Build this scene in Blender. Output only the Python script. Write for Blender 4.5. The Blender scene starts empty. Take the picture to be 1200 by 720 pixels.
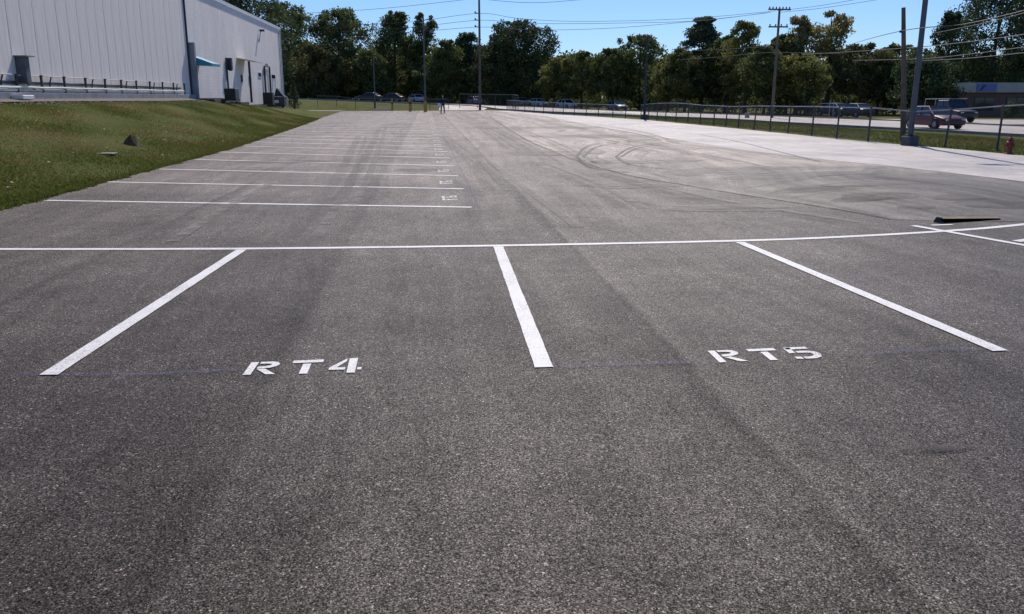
import bpy, bmesh, math, random
import numpy as np
from mathutils import Vector, Matrix
random.seed(7); rng = np.random.default_rng(7)
SC = bpy.context.scene; COL = SC.collection
R = math.radians

# ------------------------------------------------------------------ camera, light, exposure
F_PX, CAM_H, HOR = 990.0, 1.68, 114.0
TH = math.atan((360-HOR)/F_PX); PS = math.atan(100*math.cos(TH)/F_PX)
cd = bpy.data.cameras.new("camera"); cam = bpy.data.objects.new("camera", cd); COL.objects.link(cam)
cam.location = (0, 0, CAM_H); cam.rotation_euler = (math.pi/2-TH, 0, -PS)
cd.sensor_fit = 'HORIZONTAL'; cd.sensor_width = 36; cd.lens = 36*F_PX/1200
cd.clip_start = .05; cd.clip_end = 3000
SC.camera = cam
SUN_AZ, SUN_EL = R(13), R(46)
SV = Vector((math.sin(SUN_AZ)*math.cos(SUN_EL), math.cos(SUN_AZ)*math.cos(SUN_EL), math.sin(SUN_EL)))
w = bpy.data.worlds.new("World"); SC.world = w; w.use_nodes = True
wn = w.node_tree.nodes; bg = wn['Background']
sky = wn.new('ShaderNodeTexSky'); sky.sky_type = 'NISHITA'; sky.sun_disc = False
sky.sun_elevation = SUN_EL; sky.sun_rotation = SUN_AZ; sky.air_density = 1.0; sky.dust_density = .1; sky.ozone_density = 2.0
tn = wn.new('ShaderNodeMix'); tn.data_type = 'RGBA'; tn.blend_type = 'MULTIPLY'; tn.inputs[0].default_value = 1; tn.inputs[7].default_value = (.52, .70, 1.06, 1)
w.node_tree.links.new(sky.outputs[0], tn.inputs[6]); w.node_tree.links.new(tn.outputs[2], bg.inputs[0]); bg.inputs[1].default_value = .11
sl = bpy.data.lights.new("sun", 'SUN'); sl.energy = 4.2; sl.angle = R(.5); sl.color = (1, .91, .79)
so = bpy.data.objects.new("sun", sl); COL.objects.link(so); so.rotation_euler = SV.to_track_quat('Z', 'Y').to_euler()
SC.view_settings.view_transform = 'Standard'; SC.view_settings.look = 'None'
SC.view_settings.exposure = 0.0; SC.view_settings.gamma = 1
SC.render.engine = 'CYCLES'

# ------------------------------------------------------------------ terrain height and helpers
def sm(t): t = np.clip(t, 0, 1); return t*t*(3-2*t)
EY = [-30, 30, 52, 74, 105]; EX = [-6.5, -6.6, -7.6, -8.8, -10.2]
def edge(y): return np.interp(y, EY, EX)
def H(x, y):
    x = np.asarray(x, float); y = np.asarray(y, float)
    xe = edge(y)
    hb = np.interp(y, [0, 55, 62, 75, 90, 105, 118], [1.6, 1.6, 1.42, 1.05, .6, .1, 0])
    t = np.clip((xe-x)/(15+xe), 0, 1)
    bank = hb*(.45*t+.55*sm(t))
    g = np.interp(x, [-60, -20, 0, 18, 26, 45, 80], [1.5, 1.3, .6, 0, -.36, -.5, -.55])
    d = np.maximum(y-111, x-17.6)
    d = np.maximum(d, np.where(x < xe, y-108, -9))
    wf = sm(d/13.0)
    bump = .12*sm((x-5.2)/3.4)*sm((y-11.0)/3.2)*(1-sm((y-15)/14))*(1-sm((x-12)/4))
    return bank*(1-sm((y-100)/20))+g*wf+bump
def ray(px, py):
    u = (px-600)/F_PX; v = (py-360)/F_PX
    fy = math.cos(TH)-v*math.sin(TH); fz = -math.sin(TH)-v*math.cos(TH)
    return np.array([u*math.cos(PS)+fy*math.sin(PS), -u*math.sin(PS)+fy*math.cos(PS), fz])
C0 = np.array([0, 0, CAM_H])
def gnd(px, py):
    d = ray(px, py); t = np.concatenate([np.arange(1, 60, .05), np.arange(60, 400, .25)])
    p = C0+t[:, None]*d; s = p[:, 2]-H(p[:, 0], p[:, 1])
    i = int(np.argmax(s < 0)) if (s < 0).any() else len(t)-1
    return Vector(p[i])
def atY(px, py, Y): d = ray(px, py); return Vector(C0+d*(Y/d[1]))
def atX(px, py, X): d = ray(px, py); return Vector(C0+d*(X/d[0]))
def h1(x, y): return float(H(x, y))

def tag(o, label=None, cat=None, group=None, kind=None):
    if label: o['label'] = label
    if cat: o['category'] = cat
    if group: o['group'] = group
    if kind: o['kind'] = kind
    return o
def thing(name, label, cat, loc=(0, 0, 0), rz=0, group=None):
    o = bpy.data.objects.new(name, None); COL.objects.link(o); o.empty_display_size = .2
    o.location = loc; o.rotation_euler = (0, 0, rz)
    return tag(o, label, cat, group)
def link(name, me, parent=None):
    o = bpy.data.objects.new(name, me); COL.objects.link(o)
    if parent is not None: o.parent = parent
    return o
def np_mesh(name, V, Fq, mat, n=4, smooth=False):
    me = bpy.data.meshes.new(name); nf = len(Fq)
    me.vertices.add(len(V)); me.vertices.foreach_set('co', np.ascontiguousarray(V, dtype=np.float32).ravel())
    me.loops.add(nf*n); me.loops.foreach_set('vertex_index', np.ascontiguousarray(Fq, dtype=np.int32).ravel())
    me.polygons.add(nf); me.polygons.foreach_set('loop_start', np.arange(nf, dtype=np.int32)*n)
    me.update(calc_edges=True)
    if smooth: me.polygons.foreach_set('use_smooth', np.ones(nf, dtype=bool))
    me.materials.append(mat); return me

class MB:
    def __init__(s): s.v = []; s.f = []; s.smooth = False
    def add(s, vs, fs):
        b = len(s.v); s.v += [tuple(v) for v in vs]; s.f += [tuple(b+i for i in f) for f in fs]; return s
    def box(s, a, b, rz=0, c=None, taper=1.0):
        x0, y0, z0 = a; x1, y1, z1 = b; cx, cy = (x0+x1)/2, (y0+y1)/2
        vs = []
        for z, k in ((z0, 1), (z1, taper)):
            for x, y in ((x0, y0), (x1, y0), (x1, y1), (x0, y1)):
                vs.append([cx+(x-cx)*k, cy+(y-cy)*k, z])
        if rz:
            o = c or (cx, cy); ca, sa = math.cos(rz), math.sin(rz)
            vs = [[o[0]+(x-o[0])*ca-(y-o[1])*sa, o[1]+(x-o[0])*sa+(y-o[1])*ca, z] for x, y, z in vs]
        return s.add(vs, [(3, 2, 1, 0), (4, 5, 6, 7), (0, 1, 5, 4), (1, 2, 6, 5), (2, 3, 7, 6), (3, 0, 4, 7)])
    def tube(s, pts, r, n=6, cap=True):
        pts = [Vector(p) for p in pts]; rs = r if isinstance(r, (list, tuple)) else [r]*len(pts)
        vs = []; prev = None
        for i, p in enumerate(pts):
            d = (pts[min(i+1, len(pts)-1)]-pts[max(i-1, 0)]).normalized()
            u = d.cross(Vector((0, 0, 1)) if abs(d.z) < .9 else Vector((1, 0, 0))).normalized()
            if prev is not None:
                u2 = (prev-d*prev.dot(d))
                if u2.length > 1e-3: u = u2.normalized()
            prev = u; q = d.cross(u)
            for k in range(n):
                a = 2*math.pi*k/n; vs.append(p+(u*math.cos(a)+q*math.sin(a))*rs[i])
        fs = [(i*n+k, i*n+(k+1) % n, (i+1)*n+(k+1) % n, (i+1)*n+k) for i in range(len(pts)-1) for k in range(n)]
        if cap: fs += [tuple(range(n))[::-1], tuple((len(pts)-1)*n+k for k in range(n))]
        return s.add(vs, fs)
    def lathe(s, prof, c=(0, 0, 0), n=12):
        vs = []; 
        for r, z in prof:
            for k in range(n): a = 2*math.pi*k/n; vs.append((c[0]+r*math.cos(a), c[1]+r*math.sin(a), c[2]+z))
        m = len(prof); fs = [(i*n+k, i*n+(k+1) % n, (i+1)*n+(k+1) % n, (i+1)*n+k) for i in range(m-1) for k in range(n)]
        fs += [tuple(range(n))[::-1], tuple((m-1)*n+k for k in range(n))]
        return s.add(vs, fs)
    def loft(s, rings):
        n = len(rings[0]); vs = [p for r_ in rings for p in r_]; m = len(rings)
        fs = [(i*n+k, (i+1)*n+k, (i+1)*n+(k+1) % n, i*n+(k+1) % n) for i in range(m-1) for k in range(n)]
        fs += [tuple(range(n)), tuple((m-1)*n+k for k in range(n))[::-1]]
        return s.add(vs, fs)
    def build(s, name, mat, parent=None, smooth=False, loc=None, bevel=0):
        me = bpy.data.meshes.new(name); me.from_pydata(s.v, [], s.f); me.materials.append(mat)
        bm = bmesh.new(); bm.from_mesh(me); bmesh.ops.recalc_face_normals(bm, faces=bm.faces)
        if bevel: bmesh.ops.bevel(bm, geom=bm.edges[:], offset=bevel, segments=1, affect='EDGES', clamp_overlap=True)
        bm.to_mesh(me); bm.free()
        if smooth:
            me.polygons.foreach_set('use_smooth', np.ones(len(me.polygons), dtype=bool))
            try: me.set_sharp_from_angle(angle=R(40))
            except Exception: pass
        o = link(name, me, parent)
        if loc is not None: o.location = loc
        return o

def sheet(name, poly, mat, off, parent=None, step=1.0, kind=None, hf=H):
    bm = bmesh.new(); f = bm.faces.new([bm.verts.new((p[0], p[1], 0)) for p in poly])
    bmesh.ops.triangulate(bm, faces=bm.faces[:])
    xs = [p[0] for p in poly]; ys = [p[1] for p in poly]
    for ax, lo, hi in ((0, min(xs), max(xs)), (1, min(ys), max(ys))):
        k = math.ceil(lo/step)*step
        while k < hi:
            co = [0, 0, 0]; no = [0, 0, 0]; co[ax] = k; no[ax] = 1
            bmesh.ops.bisect_plane(bm, geom=bm.verts[:]+bm.edges[:]+bm.faces[:], plane_co=co, plane_no=no, dist=1e-5)
            k += step
    bmesh.ops.triangulate(bm, faces=bm.faces[:])
    for v in bm.verts: v.co.z = h1(v.co.x, v.co.y)+off
    bmesh.ops.recalc_face_normals(bm, faces=bm.faces)
    me = bpy.data.meshes.new(name); bm.to_mesh(me); bm.free()
    if len(me.polygons) and me.polygons[0].normal.z < 0: me.flip_normals()
    me.materials.append(mat); me.polygons.foreach_set('use_smooth', np.ones(len(me.polygons), dtype=bool))
    o = link(name, me, parent)
    if kind: o['kind'] = kind
    return o
def ribbon(pts, wd):
    P_ = [Vector((p[0], p[1])) for p in pts]; L = []; Rr = []
    for i, p in enumerate(P_):
        d = (P_[min(i+1, len(P_)-1)]-P_[max(i-1, 0)]).normalized(); n = Vector((-d.y, d.x))
        ww = wd[i] if isinstance(wd, (list, tuple)) else wd
        L.append(p+n*ww/2); Rr.append(p-n*ww/2)
    return [tuple(p) for p in L]+[tuple(p) for p in reversed(Rr)]
def spline(pts, k=6):
    out = []; P_ = [Vector((*p[:2], 0)) for p in pts]
    for i in range(len(P_)-1):
        p0 = P_[max(i-1, 0)]; p1 = P_[i]; p2 = P_[i+1]; p3 = P_[min(i+2, len(P_)-1)]
        for j in range(k):
            t = j/k; q = .5*((2*p1)+(p2-p0)*t+(2*p0-5*p1+4*p2-p3)*t*t+(3*p1-p0-3*p2+p3)*t**3); out.append((q.x, q.y))
    out.append((P_[-1].x, P_[-1].y)); return out

# ------------------------------------------------------------------ materials
def nt(name):
    m = bpy.data.materials.new(name); m.use_nodes = True; t = m.node_tree; return m, t, t.nodes['Principled BSDF']
def N(t, ty, **k):
    n = t.nodes.new(ty)
    for a, b in k.items():
        if a in n.inputs.keys(): n.inputs[a].default_value = b
        else: setattr(n, a, b)
    return n
def ramp(t, src, stops, interp='LINEAR'):
    r = t.nodes.new('ShaderNodeValToRGB'); r.color_ramp.interpolation = interp; e = r.color_ramp.elements
    e.remove(e[-1]); e[0].position = stops[0][0]
    for i, (p, c) in enumerate(stops):
        q = e[0] if i == 0 else e.new(p); q.color = (c, c, c, 1) if isinstance(c, (int, float)) else (*c, 1)
    t.links.new(src, r.inputs[0]); return r.outputs[0]
def mix(t, fac, a, b, mode='MIX'):
    m = t.nodes.new('ShaderNodeMix'); m.data_type = 'RGBA'; m.blend_type = mode
    for i, v in ((0, fac), (6, a), (7, b)):
        if hasattr(v, 'default_value'): t.links.new(v, m.inputs[i])
        elif isinstance(v, (int, float)): m.inputs[i].default_value = v if i == 0 else (v, v, v, 1)
        else: m.inputs[i].default_value = (*v, 1)
    return m.outputs[2]
def mth(t, op, a, b=0, c=None):
    m = t.nodes.new('ShaderNodeMath'); m.operation = op
    for i, v in enumerate((a, b) if c is None else (a, b, c)):
        if hasattr(v, 'default_value'): t.links.new(v, m.inputs[i])
        else: m.inputs[i].default_value = v
    return m.outputs[0]
def noise(t, vec, sc, det=3, rough=.6, dist=0):
    n = t.nodes.new('ShaderNodeTexNoise'); n.inputs['Scale'].default_value = sc; n.inputs['Detail'].default_value = det
    n.inputs['Roughness'].default_value = rough; n.inputs['Distortion'].default_value = dist
    t.links.new(vec, n.inputs['Vector']); return n.outputs[0]
def scaled(t, vec, s):
    m = t.nodes.new('ShaderNodeMapping'); m.inputs['Scale'].default_value = s; t.links.new(vec, m.inputs['Vector']); return m.outputs[0]
def co(t): return t.nodes.new('ShaderNodeTexCoord').outputs['Object']
def bump(t, p, h, dist, st=1.0, prev=None):
    b = t.nodes.new('ShaderNodeBump'); b.inputs['Strength'].default_value = st; b.inputs['Distance'].default_value = dist
    t.links.new(h, b.inputs['Height'])
    if prev: t.links.new(prev, b.inputs['Normal'])
    t.links.new(b.outputs[0], p.inputs['Normal']); return b.outputs[0]
def M(name, c, rough=.6, var=.25, sc=3, metal=0, bmp=0, spec=.5, bsc=None):
    m, t, p = nt(name); v = co(t); n = noise(t, v, sc, 4)
    a = tuple(x*(1-var) for x in c); b = tuple(min(1, x*(1+var)) for x in c)
    t.links.new(ramp(t, n, [(.3, a), (.7, b)]), p.inputs['Base Color'])
    p.inputs['Roughness'].default_value = rough; p.inputs['Metallic'].default_value = metal
    p.inputs['Specular IOR Level'].default_value = spec
    if bmp: bump(t, p, noise(t, v, bsc or sc*6, 3), bmp)
    return m

def asphalt(name, base, lanes=False, grain=185, rough=.62, spec=.5, streak=.25, dark_at=None, aged_glare=None):
    m, t, p = nt(name); v = co(t)
    vo = t.nodes.new('ShaderNodeTexVoronoi'); vo.inputs['Scale'].default_value = grain; t.links.new(v, vo.inputs['Vector'])
    vo2 = t.nodes.new('ShaderNodeTexVoronoi'); vo2.inputs['Scale'].default_value = grain*.45; t.links.new(v, vo2.inputs['Vector'])
    sep = t.nodes.new('ShaderNodeSeparateColor'); t.links.new(vo.outputs['Color'], sep.inputs[0])
    sep2 = t.nodes.new('ShaderNodeSeparateColor'); t.links.new(vo2.outputs['Color'], sep2.inputs[0])
    stone = ramp(t, sep.outputs[0], [(0, .2), (.35, .6), (.75, 1.2), (.93, 2.0), (.985, 5.5)])
    stone2 = ramp(t, sep2.outputs[1], [(0, .45), (.6, 1.0), (.93, 1.5), (.985, 3.2)])
    if grain >= 200: stone = mix(t, .2, 1.0, stone); stone2 = mix(t, .3, 1.0, stone2)
    pit = ramp(t, vo2.outputs['Distance'], [(.35, 1.0), (.75, .6)])
    big = ramp(t, noise(t, v, .35, 5, .6), [(.3, .74), (.7, 1.22)])
    sv_ = t.nodes.new('ShaderNodeVectorMath'); sv_.operation = 'MULTIPLY_ADD'
    nw = t.nodes.new('ShaderNodeTexNoise'); nw.inputs['Scale'].default_value = .07; t.links.new(v, nw.inputs['Vector'])
    t.links.new(nw.outputs['Color'], sv_.inputs[0]); sv_.inputs[1].default_value = (4, 0, 0) if lanes else (9, 5, 0); t.links.new(v, sv_.inputs[2])
    wv = sv_.outputs[0]
    strk2 = ramp(t, noise(t, scaled(t, wv, (4.2, .09, 1)), 1.0, 5, .7), [(.3, 1-streak*.9), (.5, 1.0), (.68, 1+streak*.9)])
    strk = ramp(t, noise(t, scaled(t, wv, (1.1, .10, 1)), 1.0, 6, .65, .4), [(.3, 1-streak), (.5, 1.0), (.75, 1+streak*.7)])
    blot = ramp(t, noise(t, v, 2.3, 6, .7), [(.3, .8), (.7, 1.16)])
    c = mix(t, 1.0, stone, stone2, 'MULTIPLY')
    for q in (pit, big, strk, strk2, blot): c = mix(t, 1.0, c, q, 'MULTIPLY')
    lane = None
    if lanes:
        sx = t.nodes.new('ShaderNodeSeparateXYZ'); t.links.new(v, sx.inputs[0])
        wob = mth(t, 'MULTIPLY', mth(t, 'SUBTRACT', noise(t, scaled(t, v, (.3, 1, 1)), .35, 5, .6), .5), .22)
        fine_w = mth(t, 'MULTIPLY', mth(t, 'SUBTRACT', noise(t, v, 9, 6, .8), .5), .16)
        xx = mth(t, 'ADD', mth(t, 'ADD', sx.outputs[0], wob), fine_w)
        u = mth(t, 'DIVIDE', mth(t, 'ADD', xx, 8), 16)
        def X(q): return (q+8)/16
        
        st = [(X(-6.4), .92), (X(-3.70), 1.06), (X(-3.56), .82), (X(-3.52), 1.1), (X(-2.4), 1.0), (X(-1.3), .93), (X(-.97), .80), (X(-.93), 1.14),
              (X(.2), 1.04), (X(.75), .96), (X(1.3), .98), (X(1.56), .88), (X(1.615), .72), (X(1.64), .76), (X(1.66), 1.28), (X(1.85), 1.1), (X(3.4), .98), (X(3.5), .88), (X(3.53), 1.05)]
        lane = ramp(t, u, st); c = mix(t, 1.0, c, lane, 'MULTIPLY')
    if aged_glare:  # colour lightens along Y: dusty ageing plus low-angle sun glare painted in
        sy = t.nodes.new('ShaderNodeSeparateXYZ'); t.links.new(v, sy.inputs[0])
        far_t = mth(t, 'ADD', mth(t, 'DIVIDE', sy.outputs[1], 60), mth(t, 'MULTIPLY', mth(t, 'SUBTRACT', noise(t, wv, .3, 6, .65), .5), .35))
        c = mix(t, 1.0, c, ramp(t, far_t, aged_glare), 'MULTIPLY')
    if dark_at:
        vd = t.nodes.new('ShaderNodeVectorMath'); vd.operation = 'DISTANCE'; t.links.new(v, vd.inputs[0]); vd.inputs[1].default_value = dark_at[:3]
        dd = mth(t, 'ADD', vd.outputs['Value'], mth(t, 'MULTIPLY', mth(t, 'SUBTRACT', noise(t, wv, .55, 5, .65), .5), 8))
        c = mix(t, 1.0, c, ramp(t, mth(t, 'DIVIDE', dd, 10), [(.27, .13), (.70, 1.0)]), 'MULTIPLY')
    tint = mix(t, noise(t, v, 1.2, 3), (base[0]*1.05, base[1]*.98, base[2]*.97), (base[0]*.98, base[1], base[2]*1.03))
    c = mix(t, 1.0, c, tint, 'MULTIPLY')
    t.links.new(c, p.inputs['Base Color'])
    rr = mth(t, 'MULTIPLY_ADD', sep.outputs[1], .25, rough-.12); t.links.new(rr, p.inputs['Roughness'])
    p.inputs['Specular IOR Level'].default_value = spec
    sp = mth(t, 'MULTIPLY', mth(t, 'MULTIPLY', big, blot), mth(t, 'MULTIPLY', mth(t, 'MULTIPLY', strk, strk2), mth(t, 'MULTIPLY', ramp(t, sep.outputs[0], [(0, .1), (.4, .6), (.8, 1.5), (1, 2.0)]), spec)))
    if lane is not None: sp = mth(t, 'MULTIPLY', sp, lane)
    t.links.new(sp, p.inputs['Specular IOR Level']); p.inputs['Specular Tint'].default_value = (1, .93, .87, 1)
    hgt = mth(t, 'ADD', mth(t, 'MULTIPLY', sep.outputs[2], .6), mth(t, 'MULTIPLY', vo2.outputs['Distance'], -.8))
    b1 = bump(t, p, hgt, .004, .62)
    bump(t, p, noise(t, scaled(t, v, (1, .3, 1)), .6, 5), .06, .5, b1)
    return m
m_asphalt = asphalt('asphalt_new', (.042, .0355, .0305), True, rough=.64, spec=.4, aged_glare=[(0, 1.0), (.07, 1.1), (.12, 1.5), (.2, 2.5), (.33, 4.2), (.55, 5.2)], streak=.2)  # far stops are raised partly for age, partly as painted glare
m_old = asphalt('asphalt_old', (.27, .23, .192), False, 185, .60, .55, .46, dark_at=(8.6, 14.2, 0))
m_conc = asphalt('concrete_pale', (.50, .46, .42), False, 260, .5, .5, .10)
m_road = asphalt('road_pale', (.52, .48, .43), False, 200, .6, .5, .1)
def paint_mat():
    m, t, p = nt('white_road_paint'); v = co(t)
    n = noise(t, v, 90, 3, .7); n2 = noise(t, v, 1.6, 5, .7)
    a = mth(t, 'ADD', mth(t, 'MULTIPLY', n, .75), mth(t, 'MULTIPLY', n2, .35))
    c = ramp(t, a, [(.39, (.10, .09, .08)), (.455, (.50, .49, .47)), (.55, (.74, .73, .71)), (.75, (.86, .85, .83))])
    t.links.new(c, p.inputs['Base Color']); p.inputs['Roughness'].default_value = .6
    bump(t, p, n, .003, .6); return m
m_paint = paint_mat()
def mark_mat(name, col, dens, sc=(30, 1.0, 1)):
    m, t, p = nt(name); v = co(t)
    p.inputs['Base Color'].default_value = (*col, 1); p.inputs['Roughness'].default_value = .7
    n = noise(t, scaled(t, v, sc), 1.0, 5, .75)
    a = ramp(t, n, [(.35, 0.0), (.65, dens)]); t.links.new(a, p.inputs['Alpha']); return m
m_tyre_mark = mark_mat('rubber_marks', (.03, .027, .025), .85, (5, 5, 1))
m_tyre_mark2 = mark_mat('faint_rubber_marks', (.035, .032, .03), .26, (4, 4, 1))
m_tar = mark_mat('tar_edge', (.02, .02, .02), .95, (3, 3, 1))
m_dust = mark_mat('dusty_film', (.26, .235, .21), .6, (1.2, 3, 1))
m_dust_dark = mark_mat('dark_scuff', (.03, .028, .026), .5, (1.2, 3, 1))
m_blue = mark_mat('blue_chalk', (.08, .1, .30), .28, (9, 9, 1))
def grass_mat():
    m, t, p = nt('mown_grass'); v = co(t)
    n = noise(t, scaled(t, v, (1, .6, 1)), .35, 6, .65); n2 = noise(t, v, 14, 4, .8); n3 = noise(t, v, 1.8, 5, .7)
    c = ramp(t, n, [(.3, (.068, .08, .02)), (.48, (.10, .118, .028)), (.62, (.135, .112, .04)), (.78, (.20, .135, .065))])
    c = mix(t, 1.0, c, ramp(t, n2, [(.25, .5), (.75, 1.5)]), 'MULTIPLY')
    c = mix(t, ramp(t, n3, [(.6, 0), (.8, .45)]), c, (.15, .12, .065))
    t.links.new(c, p.inputs['Base Color']); p.inputs['Roughness'].default_value = .95; p.inputs['Specular IOR Level'].default_value = .1
    b = bump(t, p, n2, .08, 1.0); return m
m_grass = grass_mat()
def blade_mat():
    m, t, p = nt('grass_blade'); v = co(t); n = noise(t, scaled(t, v, (1, .6, 1)), .35, 6, .65); n2 = noise(t, v, 25, 2)
    c = ramp(t, n, [(.3, (.07, .084, .02)), (.48, (.10, .12, .027)), (.62, (.13, .108, .038)), (.78, (.185, .13, .062))])
    c = mix(t, 1.0, c, ramp(t, n2, [(.3, .6), (.7, 1.5)]), 'MULTIPLY')
    t.links.new(c, p.inputs['Base Color']); p.inputs['Roughness'].default_value = .9; p.inputs['Specular IOR Level'].default_value = .15
    tb = t.nodes.new('ShaderNodeBsdfTranslucent'); t.links.new(c, tb.inputs['Color'])
    ms = t.nodes.new('ShaderNodeMixShader'); ms.inputs[0].default_value = .5
    t.links.new(p.outputs[0], ms.inputs[1]); t.links.new(tb.outputs[0], ms.inputs[2]); t.links.new(ms.outputs[0], t.nodes['Material Output'].inputs[0])
    return m
m_blade = blade_mat()
def leaf_mat(name, c1, c2, c3=None, tr=.3):
    m, t, p = nt(name); v = co(t)
    n = noise(t, v, .5, 3, .6); n2 = noise(t, v, 2.5, 2)
    c = ramp(t, n, [(.35, c1), (.6, c2)]+([(.75, c3)] if c3 else []))
    c = mix(t, 1.0, c, ramp(t, n2, [(.3, .6), (.7, 1.4)]), 'MULTIPLY')
    t.links.new(c, p.inputs['Base Color']); p.inputs['Roughness'].default_value = .7; p.inputs['Specular IOR Level'].default_value = .25
    tb = t.nodes.new('ShaderNodeBsdfTranslucent'); t.links.new(c, tb.inputs['Color'])
    ms = t.nodes.new('ShaderNodeMixShader'); ms.inputs[0].default_value = tr
    t.links.new(p.outputs[0], ms.inputs[1]); t.links.new(tb.outputs[0], ms.inputs[2])
    t.links.new(ms.outputs[0], t.nodes['Material Output'].inputs[0]); return m
LF = {'dark': leaf_mat('leaf_dark', (0.044, 0.065, 0.026), (0.081, 0.111, 0.042), tr=.28),
      'mid': leaf_mat('leaf_mid', (0.078, 0.104, 0.034), (0.143, 0.169, 0.052), (0.195, 0.202, 0.065), tr=.38),
      'yellow': leaf_mat('leaf_yellow_green', (0.117, 0.137, 0.039), (0.221, 0.221, 0.065), (0.312, 0.267, 0.091), tr=.42),
      'autumn': leaf_mat('leaf_autumn', (.20, .21, .08), (.34, .28, .12), (.44, .33, .19), tr=.45),
      'brown': leaf_mat('leaf_brown_green', (.085, .10, .035), (.14, .135, .05), (.20, .155, .065), tr=.35),
      'pine': leaf_mat('leaf_pine', (0.058, 0.081, 0.042), (0.104, 0.130, 0.065), tr=.28)}
m_bark = M('bark', (.08, .065, .05), .9, .4, 4, bmp=.03)
m_polewood = M('weathered_wood', (.13, .10, .08), .85, .35, 2, bmp=.01)
m_steel = M('grey_steel', (.10, .105, .12), .5, .2, 2, metal=.4)
m_dark_metal = M('dark_metal', (.035, .04, .05), .5, .3, 3, metal=.3)
m_galv = M('galvanised', (.26, .27, .27), .6, .25, 3, metal=.4)
m_wire = M('wire_metal', (.07, .07, .07), .6, .2, 3)
m_yellow = M('yellow_paint', (.42, .28, .05), .6, .3, 6)
m_concblock = M('concrete_block', (.10, .105, .115), .9, .3, 5, bmp=.01)
m_pipe = M('white_pipe', (.66, .66, .60), .5, .12, 2)
m_brown = M('brown_post', (.05, .04, .036), .7, .3, 5)
m_glassdark = M('dark_glass', (.02, .022, .026), .12, .2, 1, spec=.6)
m_black = M('black_plastic', (.02, .02, .022), .5, .3, 5)
m_rubber = M('rubber', (.02, .02, .02), .85, .2, 8)

def wall_mat(name, c, courses=False):
    m, t, p = nt(name); v = co(t)
    n = noise(t, scaled(t, v, (1, 1, .25)), .6, 5, .65); n2 = noise(t, scaled(t, v, (6, 6, .5)), 1.2, 4)
    base = ramp(t, n, [(.3, tuple(x*.9 for x in c)), (.7, tuple(x*1.06 for x in c))])
    base = mix(t, 1.0, base, ramp(t, n2, [(.3, .86), (.55, 1.0), (.7, 1.05)]), 'MULTIPLY')
    if courses:
        sx = t.nodes.new('ShaderNodeSeparateXYZ'); t.links.new(v, sx.inputs[0])
        cb = t.nodes.new('ShaderNodeCombineXYZ'); t.links.new(sx.outputs[1], cb.inputs[0]); t.links.new(sx.outputs[2], cb.inputs[1])
        b = t.nodes.new('ShaderNodeTexBrick'); b.inputs['Scale'].default_value = 1; b.inputs['Brick Width'].default_value = .4; b.inputs['Row Height'].default_value = .2
        b.inputs['Mortar Size'].default_value = .012; b.inputs['Color1'].default_value = (1, 1, 1, 1); b.inputs['Color2'].default_value = (.93, .93, .95, 1); b.inputs['Mortar'].default_value = (.85, .85, .87, 1)
        t.links.new(cb.outputs[0], b.inputs[0]); base = mix(t, 1.0, base, b.outputs[0], 'MULTIPLY')
        bump(t, p, b.outputs[0], .02, .6)
    else: bump(t, p, n2, .01, .5)
    t.links.new(base, p.inputs['Base Color']); p.inputs['Roughness'].default_value = .8; return m
m_panel = wall_mat('painted_panel', (.84, .775, .72))
m_blockwall = wall_mat('painted_block', (.88, .82, .765), True)
m_trim = M('white_trim', (.66, .66, .68), .6, .1, 2)
m_found = M('dark_foundation', (.06, .058, .055), .9, .35, 3, bmp=.01)

# ------------------------------------------------------------------ ground
def grid_axis(segs):
    out = []
    for a, b, s in segs: out += list(np.arange(a, b, s))
    out.append(segs[-1][1]); return np.array(out)
gx = grid_axis([(-900, -200, 50), (-200, -60, 10), (-60, -24, 2), (-24, -4, .5), (-4, 16, 1), (16, 40, .6), (40, 90, 2), (90, 250, 10), (250, 900, 50)])
gy = grid_axis([(-100, -10, 10), (-10, 90, .7), (90, 140, 1.2), (140, 200, 4), (200, 500, 20), (500, 1500, 100)])
XX, YY = np.meshgrid(gx, gy); ZZ = H(XX, YY)
inside = (XX > edge(YY)+.05) & (XX < 17.1) & (YY < 112)
nz = .014*np.sin(XX*.9+1.3*np.sin(YY*.37))*np.sin(YY*.53+XX*.21)+.006*np.sin(XX*2.3+YY*1.1)
outd = np.clip(np.maximum(edge(YY)-XX, XX-17.3)/2, 0, 1)
ZZ = np.where(inside, ZZ-.05, ZZ+.012*outd+nz*outd)
ny_, nx_ = XX.shape; idx = np.arange(ny_*nx_).reshape(ny_, nx_)
Fg = np.stack([idx[:-1, :-1], idx[:-1, 1:], idx[1:, 1:], idx[1:, :-1]], -1).reshape(-1, 4)
ground = link('ground', np_mesh('ground', np.stack([XX, YY, ZZ], -1).reshape(-1, 3), Fg, m_grass, 4, True)); ground['kind'] = 'structure'

ys = [-9, 5, 13.5, 18, 24.5, 35, 43, 52.5, 63, 74.4, 85, 95, 104]
left = [(float(edge(y))+random.uniform(-.04, .04), y) for y in ys]
lot_poly = left+[(-10.3, 108.6), (-4.3, 110.2), (3, 110.5), (7.5, 113), (10.3, 110), (13, 85), (15, 75), (16.5, 64), (17, 46), (17, 32), (17.6, 26), (17.6, -9)]
lot = sheet('parking_lot', lot_poly, m_asphalt, 0, kind='structure', step=.5)
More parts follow.
